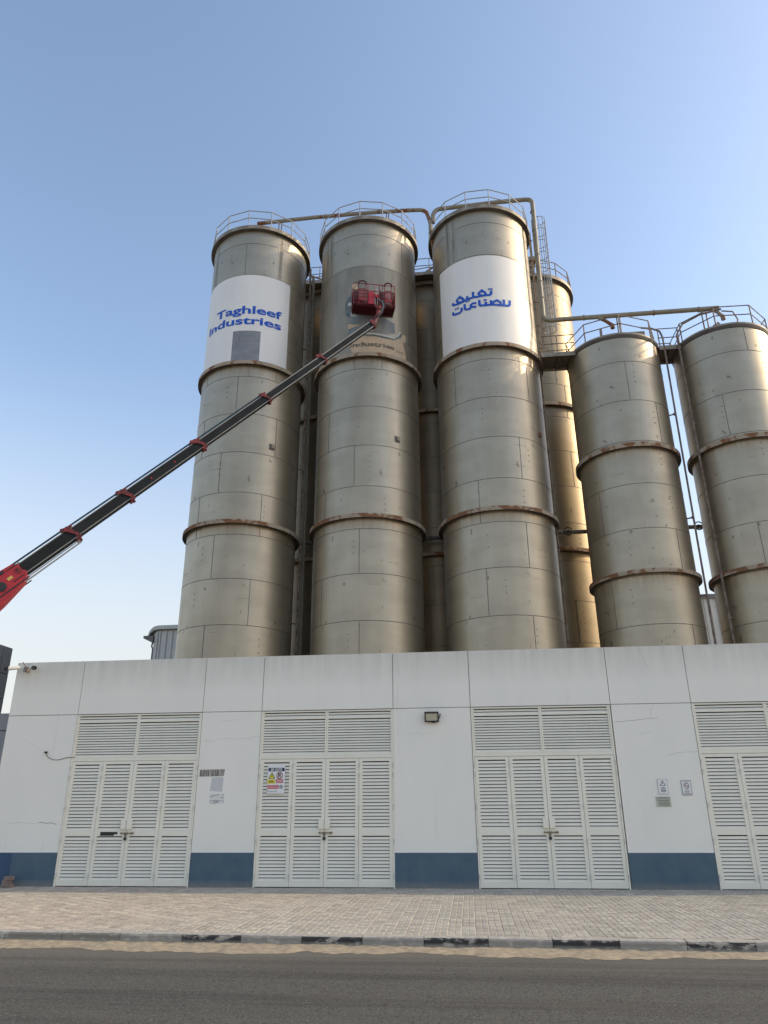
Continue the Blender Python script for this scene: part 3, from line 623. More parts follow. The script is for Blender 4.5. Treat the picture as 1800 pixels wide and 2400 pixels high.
# ------------------------------------------------------------------ silos
RF, RS = 2.5, 2.11
FR = [(-10.096, 31.338), (-4.114, 31.382), (1.857, 31.252)]
BK = [(-7.1, 37.0), (-1.1, 37.0), (4.86, 37.0)]
SH = [(7.859, 31.037), (12.792, 30.753)]
def silo(label, cx, cy, r, ztop, courses, rings, seams, rail, mat, group, over=.2, rim=(.27,), posts=14):
    t = thing('silo', label, 'silo', (cx, cy, 0), group)
    prof = [(r, -.18)]
    g = MB(); g.lathe([(r, -.18), (r, 4), (r, 8), (r, 12), (r, 16), (r, ztop-.27)], cx, cy, 128)
    for z in courses: g.lathe([(r+.001, z-.014), (r+.008, z-.010), (r+.008, z+.010), (r+.001, z+.014)], cx, cy, 128, 1)
    cs = sorted([z for z in courses]+[-.18, ztop-.27])
    for th, zz in seams:
        lo = max(z for z in cs if z < zz+.001); hi = min(z for z in cs if z > zz)
        for q in (0, 180):
            a = R_(th+q); hw = .013/r; P = lambda a_, rr: (cx+rr*math.sin(a_), cy-rr*math.cos(a_))
            p = [P(a-hw, r+.001), P(a-hw*.8, r+.009), P(a+hw*.8, r+.009), P(a+hw, r+.001)]
            vs = [(x, y, lo+.012) for x, y in p]+[(x, y, hi-.012) for x, y in p]
            g.add(vs, [(0, 1, 5, 4), (1, 2, 6, 5), (2, 3, 7, 6)], 1)
    rg = random.Random(int(cx*100))
    for z in courses:
        if z < 4 or (21.5 < z < 28 and cy < 34): continue
        for th in (rg.uniform(-35, 50),):
            for k in range(3):
                a = R_(th+rg.uniform(-.25, .25)); zz = z-.55-.27*k; q = .020; c_ = Vector((cx+(r+.006)*math.sin(a), cy-(r+.006)*math.cos(a), zz)); n_ = Vector((math.sin(a), -math.cos(a), 0)); t_ = Vector((math.cos(a), math.sin(a), 0))
                g.obox(c_, t_*q, (0, 0, q), n_*.006, 1)
        for k in range(2):
            th = rg.uniform(-60, 70); zz = z-rg.uniform(.3, 1.7); L = rg.uniform(4, 14)
            for i in range(int(L)):
                a0_ = R_(th+i); q = rg.uniform(-.012, .012); g.obox((cx+(r+.0015)*math.sin(a0_), cy-(r+.0015)*math.cos(a0_), zz+q), Vector((math.cos(a0_), math.sin(a0_), 0))*.5*R_(1)*r*rg.uniform(.3, .9), (0, 0, .006), Vector((math.sin(a0_), -math.cos(a0_), 0))*.003, 1)
    g.build('shell', [mat, 'seam'], t, smooth=True)
    for z0, z1 in rings:
        g = MB(); R2 = r+.2 if r > 2.3 else r+.18
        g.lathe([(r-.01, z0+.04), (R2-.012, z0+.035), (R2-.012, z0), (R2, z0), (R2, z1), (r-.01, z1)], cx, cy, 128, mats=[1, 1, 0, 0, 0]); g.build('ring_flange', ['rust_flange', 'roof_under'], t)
    g = MB(); ro = r+over
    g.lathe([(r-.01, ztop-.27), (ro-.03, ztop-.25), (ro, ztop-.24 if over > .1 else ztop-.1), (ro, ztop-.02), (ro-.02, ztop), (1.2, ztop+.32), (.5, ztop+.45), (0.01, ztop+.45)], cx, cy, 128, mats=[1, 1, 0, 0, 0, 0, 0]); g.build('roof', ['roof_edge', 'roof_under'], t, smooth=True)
    # railing: polygonal rails with a post at each corner
    rr = ro-.06; H = 1.0; n = posts; g = MB(); A = [R_(rail+360/n*k) for k in range(n)]; rmat = 'galvanised' if r > 2.3 and cx < 3 and cy < 34 else 'rusty_rail'
    for z in (ztop+H, ztop+.52): g.tube([(cx+rr*math.sin(a), cy-rr*math.cos(a), z) for a in A], .026, 6, closed=True)
    rl = g.build('railing', rmat, t); post = None
    for a in A:
        x, y = rr*math.sin(a), -rr*math.cos(a)
        if post is None:
            g = MB(); g.tube([(cx+x, cy+y, ztop-.05), (cx+x, cy+y, ztop+H)], .03, 6); g.box(cx+x-.05, cx+x+.05, cy+y-.05, cy+y+.05, ztop-.03, ztop-.01); post = g.build('railing_post', rmat, rl); px, py = x, y
        else: c = post.copy(); C.objects.link(c); c.parent = rl; c.location = (x-px, y-py, 0)
    return t
CT = [28.64-2*k for k in range(14)]; CT = [z for z in CT if z > 0]
RT = [(21.24, 21.43), (13.10, 13.28)]
CS_ = [20.15-2*k for k in range(10)]
RSH = [(15.80, 16.0), (10.20, 10.37)]
G1 = 'tall steel silos in the front row'; G2 = 'tall steel silos in the back row'; G3 = 'shorter steel silos on the right'
s1 = silo('tall grey steel silo farthest left, with a white panel lettered Taghleef Industries', *FR[0], RF, 29.70, CT, RT, [(-.4, 27.7), (60, 25.6), (-.3, 22.9), (13.1, 21), (43.7, 21), (-42.1, 21), (1.7, 20.0), (-39.4, 17.5), (47.4, 17.8), (-10.4, 15.8), (75.9, 15.5), (35.4, 14.2), (-35, 13.9), (-10.5, 11.8), (75.8, 11.7), (28.9, 9.9), (-12.8, 8.1), (73.5, 8.1), (29, 6), (-13, 4), (29, 2)], .3, 'silo_steel_tall', G1)
s2 = silo('tall grey steel silo with a half scrubbed off old logo, behind the red lift basket', *FR[1], RF, 29.72, CT, RT, [(50.5, 27.7), (-42.2, 25.6), (26.1, 23.3), (59.4, 24), (-40.9, 21), (-7.7, 21), (22.4, 21), (56.2, 19.5), (-39.2, 17.5), (-6.9, 15.6), (-42.3, 14.3), (-1, 11.7), (-44.5, 9.9), (-.5, 8), (-44, 6), (0, 4), (-44, 2)], -2.5, 'silo_steel_tall', G1)
s3 = silo('tall grey steel silo with a white panel in blue Arabic lettering', *FR[2], RF, 29.66, CT, RT, [(52.5, 29), (56.3, 25.6), (49.8, 22.2), (-40.8, 19.8), (42.2, 19), (56.3, 17.4), (24.6, 15.5), (-20, 14), (24.6, 11.6), (-17.2, 9.6), (24, 8.1), (-18, 6), (24, 4), (-18, 2)], 11, 'silo_steel_tall', G1)
bs_ = [(-2.8, 25), (-8, 18), (-3, 12), (-8, 9.5), (20, 23), (30.6, 21.9), (30.7, 21.0), (29, 17.7), (19, 25), (15, 9.8), (45, 27), (55, 25), (-40, 20), (60, 15), (40, 12)]
s7 = silo('dark tall steel silo in the back row between the two leftmost front silos', *BK[0], RF, 29.9, CT, RT, bs_, 5, 'silo_steel_tall_shaded', G2)
s8 = silo('dark tall steel silo in the back row between the scrubbed silo and the Arabic one', *BK[1], RF, 29.9, CT, RT, bs_, 5, 'silo_steel_tall_shaded', G2)
s6 = silo('tall sunlit yellowish steel silo in the back row behind the caged ladder', *BK[2], RF, 29.86, CT, RT, bs_, 9, 'silo_steel_tall_shaded', G2)
s4 = silo('shorter steel silo with a rusty middle ring, next to the tall Arabic panel silo', *SH[0], RS, 21.68, CS_, RSH, [(0, 19), (-52.6, 13.2), (32.4, 11.3), (-51, 9), (33, 17.5), (33, 7)], .6, 'silo_steel_short', G3, over=.06, posts=8)
s5 = silo('shorter steel silo cut off by the right edge of the view', *SH[1], RS, 21.62, CS_, RSH, [(8.8, 20.7), (-21.1, 10.5), (-30, 17), (10, 13), (40, 15)], -21.2, 'silo_steel_short', G3, over=.06, posts=8)

# printed panels and lettering (parts of their silos)
def curved_rect(mb, cx, cy, r, th0, th1, z0, z1, mi=0):
    n = max(2, int(abs(th1-th0)/3)); vs = []
    for i in range(n+1):
        a = R_(th0+(th1-th0)*i/n)
        for z in (z0, z1): vs.append((cx+r*math.sin(a), cy-r*math.cos(a), z))
    mb.add(vs, [(2*i, 2*i+2, 2*i+3, 2*i+1) for i in range(n)], mi)
cx, cy = FR[0]
g = MB()
curved_rect(g, cx, cy, RF+.012, -64, 56, 23.24, 26.62); curved_rect(g, cx, cy, RF+.012, -64, -8.7, 21.44, 23.24); curved_rect(g, cx, cy, RF+.012, 22.6, 56, 21.44, 23.24)
pn = g.build('name_panel', 'panel_white', s1, smooth=True)
g = MB(); curved_rect(g, cx, cy, RF+.010, -8.7, 22.6, 21.44, 23.24, 0); curved_rect(g, cx, cy, RF+.0125, -8.7, 22.6, 22.632, 22.648, 1); curved_rect(g, cx, cy, RF+.013, -.6, -.1, 22.65, 23.24, 1); g.build('grey_patch', ['patch_grey', 'seam'], s1, smooth=True)
def wrap_text(mb, txt, th0, th1, z0, z1, cx, cy, r, mi, bold):
    bm = text_bm(txt, bold); fit_bm(bm, R_(th0)*r, R_(th1)*r, z0, z1); vs, fs = wrap_geo(bm, cx, cy, r); mb.add(vs, fs, mi); bm.free()
g = MB()
for i, (rr, bo, gr) in enumerate(((RF+.016, .042, 0.3), (RF+.024, .028, 0))):
    e = gr*.05; ed_ = gr*1.0
    wrap_text(g, 'Taghleef', -35-ed_, 46+ed_, 24.085-e, 24.71+e, cx, cy, rr, 1-i, bo); wrap_text(g, 'Industries', -49-ed_, 46+ed_, 23.60-e, 24.065+e*.6, cx, cy, rr, 1-i, bo)
g.build('lettering', ['letter_blue', 'letter_edge'], pn)
cx, cy = FR[2]
g = MB(); curved_rect(g, cx, cy, RF+.012, -58.5, 49.5, 21.44, 26.57); pn = g.build('name_panel', 'panel_white', s3, smooth=True)
STROKES = [[(6.5, 24.44), (6.3, 24.26), (4.6, 24.19), (0.3, 24.19)], [(0.3, 24.19), (0.1, 24.33), (-2.1, 24.43), (-5.4, 24.42), (-7.3, 24.33), (-5.4, 24.21), (-2.5, 24.18), (0.3, 24.19)], [(0.3, 24.18), (-3.5, 24.17), (-8.0, 24.15), (-13.1, 24.16), (-16.8, 24.15), (-20.5, 24.15)], [(-13.2, 24.49), (-13.1, 24.16)], [(-19.9, 24.33), (-20.2, 24.15)], [(-20.5, 24.15), (-25.0, 24.08), (-30.2, 24.07), (-36.3, 24.11), (-38.0, 24.18), (-37.9, 24.28)], [(-24.7, 24.09), (-24.5, 24.22), (-27.2, 24.37), (-30.9, 24.38), (-32.6, 24.29), (-30.7, 24.13), (-26.1, 24.09)], [(27.3, 24.0), (26.8, 23.75), (25.0, 23.66), (19.7, 23.63)], [(20.1, 23.97), (19.7, 23.63)], [(19.7, 23.63), (13.4, 23.62), (5.8, 23.63), (0.0, 23.61), (-6.9, 23.62)], [(5.8, 23.63), (8.6, 23.79), (12.3, 23.89), (15.5, 23.8), (16.5, 23.63)], [(5.5, 23.88), (5.8, 23.63)], [(-0.1, 23.81), (0.0, 23.61)], [(-6.9, 23.95), (-6.9, 23.62)], [(-10.2, 23.8), (-14.0, 23.83), (-16.5, 23.76), (-15.8, 23.65), (-10.5, 23.59)], [(-16.3, 23.67), (-17.5, 23.56), (-22.8, 23.58)], [(-23.5, 23.92), (-23.1, 23.59)], [(-27.0, 23.77), (-27.1, 23.61), (-29.7, 23.52), (-37.0, 23.56), (-38.3, 23.62), (-38.1, 23.74)]]
DOTS = [(4.3, 24.53), (7.0, 24.53), (-3.6, 24.51), (-28.8, 24.46), (-20.7, 24.02), (-18.2, 24.04), (-0.1, 23.91), (-1.1, 23.915), (-34.4, 23.84), (-31.4, 23.83)]
g = MB()
for mi, rr, wd in ((1, RF+.014, .165), (0, RF+.026, .122)):
    k = 0
    for s_ in STROKES: k = stroke(g, s_, wd, cx, cy, rr, mi, k) % 24
    for th, z in DOTS:
        k += 1; a = math.degrees(.042*(wd/.098)/2.5); h = .032*(wd/.098); curved_poly(g, [(th-a, z-h), (th+a, z-h), (th+a, z+h), (th-a, z+h)], cx, cy, rr+.0004*k, mi)
g.build('lettering', ['letter_blue', 'letter_edge'], pn)
cx, cy = FR[1]
g = MB(); curved_rect(g, cx, cy, RF+.009, -60, 57, 21.44, 26.62); pn = g.build('scrubbed_area', 'scrubbed', s2, smooth=True)
LG = {'old_blue': [[(-17.7, 23.59), (-9.6, 23.61), (7.9, 23.43), (23.0, 23.62), (38.3, 23.4), (38.8, 22.83), (25.3, 22.69), (2.2, 22.69), (-9.3, 22.6), (-15.5, 22.67), (-15.5, 22.93), (-0.1, 23.11), (-8.3, 23.16), (-16.3, 23.39)]],
 'old_teal': [[(-9.9, 25.03), (-13, 24.96), (-16.1, 24.82), (-18.3, 24.66), (-19.3, 24.53), (-19.5, 24.2), (-19.1, 23.91), (-17.5, 23.75), (-15.8, 23.69), (-9.6, 23.65), (-5.5, 23.86), (7.9, 23.79), (7.9, 24.21), (-9.7, 24.29)], [(3.4, 22.54), (13.6, 22.53), (25.3, 22.49), (36.6, 22.5), (43.7, 22.77), (47.6, 23.06), (49.2, 23.05), (45.2, 22.74), (36.6, 22.44), (25.3, 22.42), (13.6, 22.47), (3.4, 22.49)]],
 'old_white': [[(-16.0, 24.51), (-9.8, 24.5), (-9.7, 24.3), (-16.0, 24.34)], [(-12.1, 23.95), (-5.5, 23.86), (-7.2, 23.64), (-13.0, 23.68)], [(3.4, 22.64), (13.6, 22.64), (25.3, 22.61), (36.0, 22.61), (41.6, 22.85), (44.6, 23.06), (46.9, 23.06), (43.0, 22.76), (36.6, 22.52), (25.3, 22.51), (13.6, 22.55), (3.4, 22.55)]],
 'old_beige': [[(-3.5, 22.45), (13.6, 22.43), (25.3, 22.39), (37.9, 22.41), (46.7, 22.71), (49.2, 23.0), (54.3, 22.99), (54.1, 22.63), (48.6, 22.51), (50.5, 22.28), (52.9, 22.01), (53.6, 21.79), (53.4, 21.46), (25.1, 21.45), (2.4, 21.45), (-9, 21.47), (-14.0, 21.95), (-12.3, 22.25)], [(-15.6, 23.26), (-8.3, 23.16), (-0.1, 23.1), (-15.6, 22.95)]]}
g = MB(); k = 0
for mi, (nm, ps_) in enumerate(LG.items()):
    for p in ps_: k += 1; curved_poly(g, p, cx, cy, RF+.012+.001*k, mi)
wrap_text(g, 'Industries', -13.2, 37.2, 21.86, 22.12, cx, cy, RF+.026, 4, .04); wrap_text(g, 'LLC', 40, 50, 21.83, 21.94, cx, cy, RF+.026, 4, .03)
g.build('worn_logo', list(LG)+['old_ink'], pn)
for par, (cx, cy), lst in ((s1, FR[0], ((41, 26.66), (-48, 26.66))), (s2, FR[1], ((-50, 26.66), (-43, 26.66))), (s3, FR[2], ((-42, 26.62), (-34, 26.62)))):
    for th, zb in lst:
        g = MB(); curved_rect(g, cx, cy, RF+.010, th-3.6, th+3.6, zb, 29.38, 0); curved_rect(g, cx, cy, RF+.012, th-1.6, th+1.9, zb+.05, 29.38, 1); g.build('dark_streak', ['streak_edge', 'streak_core'], par, smooth=True)  # darker vertical streaks below the eave, in two nested tones
# lifting lugs and small marks on the shells
def lug(par, cx, cy, r, th, z, s=.14):
    g = MB(); a = R_(th); n_ = Vector((math.sin(a), -math.cos(a), 0)); t_ = Vector((math.cos(a), math.sin(a), 0)); c_ = Vector((cx, cy, z))+n_*(r+.008)
    g.obox(c_, t_*s, (0, 0, s*1.05), n_*.008); g.obox(c_+n_*.05+t_*.02, t_*.05, (0, 0, .09), n_*.045, 1); g.build('lug_plate', ['seam', 'rust_flange'], par)
lug(s1, *FR[0], RF, 43.1, 17.11); lug(s2, *FR[1], RF, 39.6, 17.12); lug(s3, *FR[2], RF, 54.1, 17.1, .1)

# ------------------------------------------------------------------ conveying ducts, ladder, walkways, conduits
def arc(c, u, v, r, n=6, a0=0, a1=90):
    c, u, v = Vector(c), Vector(u), Vector(v); return [c+u*r*math.cos(R_(a0+(a1-a0)*i/n))+v*r*math.sin(R_(a0+(a1-a0)*i/n)) for i in range(n+1)]
YP = 30.2
t = thing('roof_duct', 'rust stained duct crossing above the roofs of the two left silos and bending down', 'duct', (-5, YP, 29.7))
g = MB(); g.tube([(-10.1, YP, 31.24), (-7.0, YP, 31.33), (-3.8, YP, 31.33), (-1.55, YP, 31.24)]+arc((-1.3, YP, 30.62), (0, 0, 1), (1, 0, 0), .60, 6, 10, 50)+[(-.70, YP, 30.45), (-.66, YP, 30.2), (-.66, YP, 29.75), (-.60, YP+.5, 29.35), (-.45, YP+1.6, 28.9)], .105, 14); g.build('duct', 'duct', t, smooth=True)
for x in (-8.9, -8.75, -3.0, -2.88): g = MB(); g.tube([(x, YP+.05, 29.6), (x, YP+.05, 31.2)], .03, 6); g.build('support', 'rusty_rail', t)
g = MB(); g.tube([(-6.33, YP, 31.33), (-6.27, YP, 31.33)], .135, 14); g.build('pipe_clamp', 'duct', t)
t = thing('roof_duct', 'pale duct over the Arabic panel silo roof, dropping and running right over the short silos', 'duct', (2, YP, 29.6))
g = MB(); top = [(-.52, YP-.0, 30.25), (-.50, YP, 30.75)]+arc((-.05, YP, 30.72), (-1, 0, 0), (0, 0, 1), .45, 5, 10, 90)+[(1.5, YP, 31.22), (3.02, YP, 31.28), (4.35, YP, 31.29)]
dn = arc((4.45, YP, 31.0), (0, 0, 1), (1, 0, 0), .28, 5)+[(4.72, YP, 29), (4.69, YP, 26.5), (4.68, YP, 24.0)]+arc((4.98, YP, 23.87), (-1, 0, 0), (0, 0, -1), .31, 5, 8, 90)+[(6.0, YP, 23.56), (9, YP, 23.57), (12.9, YP, 23.58)]
g.tube(top+dn, .115, 14); g.build('duct', 'duct_clean', t, smooth=True)
for z in (30.4, 29.2, 27.6, 25.9, 24.9): g = MB(); g.tube([(4.70, YP, z-.02), (4.70, YP, z+.02)], .135, 14); g.build('pipe_clamp', 'duct', t)
for x in (6.6, 9.9, 12.0): g = MB(); g.tube([(x-.03, YP, 23.57), (x+.03, YP, 23.57)], .14, 14); g.build('pipe_clamp', 'duct', t)
g = MB(); g.tube([(7.3, YP, 23.5), (7.55, YP-.1, 23.25), (7.85, YP-.15, 22.92)], .085, 12); g.tube([(7.85, YP-.15, 22.95), (7.85, YP-.15, 22.74)], .105, 12)
g.build('branch_pipe', 'duct', t)
g = MB(); g.tube([(12.6, YP, 23.5), (12.75, YP-.1, 23.3), (12.95, YP-.15, 22.98)], .085, 12); g.tube([(12.95, YP-.15, 23.0), (12.95, YP-.15, 22.8)], .105, 12)
g.build('branch_pipe', 'duct', t)
for x in (2.6, 8.15, 8.28, 12.1, 12.3): g = MB(); g.tube([(x, YP+.05, 29.6 if x < 5 else 21.6), (x, YP+.05, 31.2 if x < 5 else 23.5)], .032, 6); g.build('support', 'duct', t)
# kit on the short silo roofs
t = thing('roof_hatch', 'grey inspection hatch box with a stub on the short silo beside the tall ones', 'hatch', (8.0, 29.7, 21.7), 'hatches on the short silo roofs')
g = MB(); g.box(7.1, 7.2, 29.5, 29.6, 21.7, 22.35); g.box(7.2, 7.6, 29.45, 29.9, 21.7, 21.98); g.box(8.4, 9.1, 29.45, 29.8, 21.85, 22.05); g.box(8.35, 8.45, 29.5, 29.75, 21.7, 21.9); g.tube([(9.05, 29.6, 21.7), (9.05, 29.6, 22.08)], .06, 8); g.build('hatch_box', 'roof_edge', t)
t = thing('roof_hatch', 'tilted grey hatch lid on the roof of the silo at the right edge', 'hatch', (12.5, 29.6, 21.7), 'hatches on the short silo roofs')
g = MB(); g.obox((12.35, 29.45, 21.95), (.14, 0, .1), (0, .12, 0), (-.1, 0, .16)); g.box(12.15, 12.8, 29.3, 29.7, 21.66, 21.8); g.tube([(13.1, 29.4, 21.7), (13.3, 29.4, 22.3), (13.15, 29.4, 22.75), (12.7, 29.5, 22.9)], .035, 8); g.build('hatch_box', 'roof_edge', t)
t = thing('roof_vent', 'brown filter vent box on the roof of the sunlit back silo', 'vent', (4.75, 34.9, 29.9))
g = MB(); g.box(4.35, 5.15, 34.6, 35.3, 29.9, 30.9); g.box(4.25, 5.25, 34.5, 35.4, 30.9, 31.2); g.build('vent_box', 'duct', t)
# caged ladder
LX, LY = 5.10, 31.2
t = thing('caged_ladder', 'galvanised ladder inside a hooped safety cage beside the tall right silo', 'ladder', (LX, LY, 21.5))
g = MB()
for s_ in (-.2, .2): g.tube([(LX-.33, LY+s_, 21.5), (LX-.33, LY+s_, 31.0)], .022, 6)
g.build('side_rail', 'rusty_rail', t)
g = MB()
for k in range(31): g.tube([(LX-.33, LY-.2, 21.8+.3*k), (LX-.33, LY+.2, 21.8+.3*k)], .012, 5)
g.build('rungs', 'galvanised', t)
hp = None
for k in range(10):
    z = 23.7+.78*k
    if hp is None:
        g = MB(); g.tube([(LX-.33, LY-.2, z)]+[(LX+.34*math.cos(R_(a)), LY+.34*math.sin(R_(a)), z) for a in range(-150, 151, 20)]+[(LX-.33, LY+.2, z)], .017, 5); hp = g.build('cage_hoop', 'galvanised', t)
    else: c = hp.copy(); C.objects.link(c); c.parent = t; c.location = (0, 0, .78*k)
g = MB()
for a in (-100, -60, -20, 20, 60, 100): g.tube([(LX+.34*math.cos(R_(a)), LY+.34*math.sin(R_(a)), 23.7), (LX+.34*math.cos(R_(a)), LY+.34*math.sin(R_(a)), 30.75)], .021, 5)
g.build('cage_bars', 'galvanised', t)
t = thing('riser_pipes', 'bundle of thin rusty riser pipes strapped to the right side of the tall silo', 'pipe', (4.5, 31, 21.5))
g = MB()
for x, y, r in ((4.46, 30.75, .03), (4.55, 31.05, .035), (4.50, 30.5, .018)): g.tube([(x, y, 21.5), (x, y, 29.4)], r, 6)
for z in (22.2, 23.5, 24.9, 26.2, 27.5, 28.8): g.box(4.33, 4.58, 30.5, 30.54, z, z+.03); g.box(4.38, 4.60, 31.03, 31.07, z, z+.03)
g.build('pipes', 'rusty_rail', t)
def walkway(label, x0, x1, y0, y1, z, rails, posts, group=None):
    t = thing('walkway', label, 'walkway', ((x0+x1)/2, y0, z), group)
    g = MB(); g.box(x0, x1, y0, y1, z, z+.03); 
    for x in (x0+.02, (x0+x1)/2, x1-.1): g.box(x, x+.07, y0+.05, y1-.05, z-.12, z-.002)
    g.build('deck', 'grate', t)
    for ya, yb_ in ((y0-.03, y0), (y1, y1+.03)): g = MB(); g.box(x0, x1, ya, yb_, z-.16, z+.06); g.build('edge_beam', 'roof_edge', t)
    for y in (y0, y1):
        g = MB()
        for h in rails: g.tube([(x0, y-.01, z+h), (x1, y-.01, z+h)], .024, 6)
        for x in posts: g.tube([(x, y-.01, z), (x, y-.01, z+rails[0])], .026, 6)
        g.build('railing', 'rusty_rail', t)
    return t
walkway('short rusty walkway joining the tall right silo to the first short silo', 4.38, 5.95, 30.0, 31.25, 21.5, (1.0, .55), (4.5, 5.15), 'walkways between silo roofs')
walkway('short walkway joining the roofs of the two short silos', 9.80, 10.80, 30.0, 31.25, 21.48, (1.0, .5), (9.85, 10.75), 'walkways between silo roofs')
t = walkway('high walkway with railings along the back row of silos, seen in the gaps', -9.0, 2.2, 33.75, 35.2, 30.0, (1.0, .5), (-8.6, -7.9, -7.3, -6.9, -1.75, -.9, -.5, 1.0), 'walkways between silo roofs')
g = MB(); g.tube([(-8.7, 34.0, 31.0), (-7.2, 34.0, 30.3)], .05, 6); g.tube([(-1.4, 34.0, 30.05), (-.6, 34.0, 30.6), (-.55, 34, 31.1)], .06, 6); g.build('brace', 'rusty_rail', t)
def conduit(label, pts, r, brz=None, to=None, mat='rusty_rail'):
    t = thing('conduit', label, 'pipe', pts[-1], 'thin pipes running down between the silos')
    g = MB(); g.tube(pts, r, 8); g.build('pipe', mat, t, smooth=True)
    if brz:
        g = MB(); p = Vector(pts[-1])
        for z in brz:
            g.tube([(p.x, p.y, z), (to[0], to[1], z)], r*.7, 6); g.tube([(p.x, p.y, z-.05), (p.x, p.y, z+.05)], r*1.5, 8)
        g.build('bracket', 'rusty_rail', t)
conduit('thin grey pipe down the gap right of the leftmost silo', [(-7.42, 31.9, 29.3), (-7.42, 31.9, 15), (-7.42, 31.9, 0)], .05, (9.3, 17.0, 24.0), (-7.66, 31.8))
conduit('wider pipe close behind the thin grey one in the gap right of the leftmost silo', [(-7.38, 32.5, 29.3), (-7.38, 32.5, 15), (-7.38, 32.5, 0)], .08, mat='duct_clean')
conduit('dark cable pipe down the right side of the Arabic panel silo', [(4.40, 31.0, 21.2), (4.42, 31.0, 10), (4.42, 31.0, 0)], .035, (13.6,), (4.3, 31.0))
conduit('pipe curving off the first short silo roof and down against the sky', [(9.1, 29.9, 22.55), (9.6, 29.95, 22.5), (9.95, 30, 22.35), (10.04, 30.0, 22.0), (10.02, 30.0, 18), (10.0, 30.0, 12), (9.98, 30.0, 0)], .045, (12.9, 17.9, 9.5), (9.7, 30.15))
a = R_(-67); px, py = SH[1][0]+2.33*math.sin(a), SH[1][1]-2.33*math.cos(a)
conduit('pipe running down the front left of the silo at the right edge', [(px+1.9, py-.7, 22.75), (px+1.0, py-.45, 22.7), (px+.3, py-.1, 22.5), (px, py, 22.0), (px, py, 14), (px, py, 6), (px, py, 0)], .05, (17.3, 11.9, 8.5), (px+.2, py+.1))
t = thing('header_pipe', 'dark horizontal pipe with a valve wheel crossing behind the front silos', 'pipe', (0, 34, 13.9))
g = MB(); g.tube([(-13, 34, 13.9), (17, 34, 13.9)], .10, 10); g.build('pipe', 'seam', t)
for x in (11.45, 5.35):
    g = MB(); g.tube([(x+.2*math.cos(R_(q)), 33.8, 13.88+.2*math.sin(R_(q))) for q in range(0, 360, 30)], .03, 6, closed=True); g.tube([(x-.2, 33.8, 13.88), (x+.2, 33.8, 13.88)], .02, 6); g.tube([(x, 33.8, 13.9), (x, 34, 13.9)], .06, 6); g.build('valve_wheel', 'black_paint', t)

# ------------------------------------------------------------------ boom lift
b0 = Vector((-14.816, 22.0, 8.947)); tip = Vector((-3.38, 27.2, 21.858)); bd = (tip-b0); BL = bd.length; bd.normalize()
side = bd.cross(Vector((0, 0, 1))).normalized(); upv = side.cross(bd).normalized()
t = thing('boom_lift', 'red truck mounted boom lift with a long black telescopic boom reaching up to the silos', 'boom lift', (-21.5, 19.8, -.17))
cuts = [0.0, .124, .252, .442, .636, .819, 1.0]; HS = [.47, .43, .40, .365, .335, .31]
for i in range(6):
    h, wd = HS[i]/2, HS[i]*.34; a = b0+bd*BL*(cuts[i]-.02); b = b0+bd*BL*(cuts[i+1]+(.0 if i < 5 else -.005))
    g = MB(); c_ = (a+b)/2; L = (b-a).length/2
    prof = [(-wd, h*.86), (-wd*.72, h), (wd*.72, h), (wd, h*.86), (wd, -h*.86), (wd*.72, -h), (-wd*.72, -h), (-wd, -h*.86)]; n = 8
    vs = [a+side*p+upv*q for p, q in prof]+[b+side*p+upv*q for p, q in prof]
    g.add(vs, [(j, (j+1) % n, (j+1) % n+n, j+n) for j in range(n)]+[tuple(range(n))[::-1], tuple(range(n, 2*n))], 0)
    for s_ in (-1, 1):
        for q in (-1, 1): g.obox(c_+side*wd*s_+upv*h*.86*q, bd*L, side*.010, upv*(.014 if i < 4 else .02), 1)
    g.build('boom_section', ['boom_black', 'boom_edge'], t)
for i in range(1, 6):      # red collars at the end of each section
    h, wd = HS[i-1]/2*.94, HS[i-1]*.34; p = b0+bd*BL*cuts[i]; g = MB(); s_ = .8 if i < 4 else .55
    g.obox(p+upv*(h+.035), bd*.16*s_, side*(wd+.04), upv*.03); g.obox(p+bd*.02-upv*(h+.03), bd*.10*s_, side*(wd+.05), upv*.035)
    for q in (-1, 1):
        c_ = p+side*(wd+.03)*q; vs = []
        for d_ in (-.014, .014):
            for u, v in ((-.38*s_, h+.09), (-.26*s_, h+.12), (.0, h+.05), (.18*s_, -h*.5), (.20*s_, -h-.08), (.08*s_, -h-.10), (.02*s_, -h*.4), (-.15*s_, h*.6), (-.36*s_, h+.02)): vs.append(c_+side*d_+bd*u+upv*v)
        g.add(vs, [tuple(range(9))[::-1], tuple(range(9, 18))]+[(j, (j+1) % 9, (j+1) % 9+9, j+9) for j in range(9)], 0)
        g.tube([c_+upv*(-h-.06)+bd*.14*s_-side*.03, c_+upv*(-h-.06)+bd*.14*s_+side*.03], .045*s_, 8); g.tube([c_+upv*(h+.10)-bd*.3*s_-side*.03, c_+upv*(h+.10)-bd*.3*s_+side*.03], .04*s_, 8)
    for k in range(3): g.obox(p+upv*(h+.09)-bd*(.05+.09*k)*s_, bd*.025, side*wd*.8, upv*.03, 1)
    g.build('boom_collar', ['lift_red_worn', 'black_paint'], t)
g = MB()
for i in range(5):
    h = HS[i]/2; a = b0+bd*BL*(cuts[i]-.01 if i else -.06); b = b0+bd*BL*cuts[i+1]
    for k, (u, s_) in enumerate(((h+.15, -.06), (h+.09, .05)) if i < 4 else ((h+.05, -.04),)): g.tube([a+upv*(u-.01*i)+side*s_, b+upv*(u-.02-.01*i)+side*s_], .024 if k == 0 else .018, 6, 0 if (i+k) % 2 else 1)
g.build('hose_line', ['hose', 'hose_teal'], t)
g = MB(); h = HS[0]/2
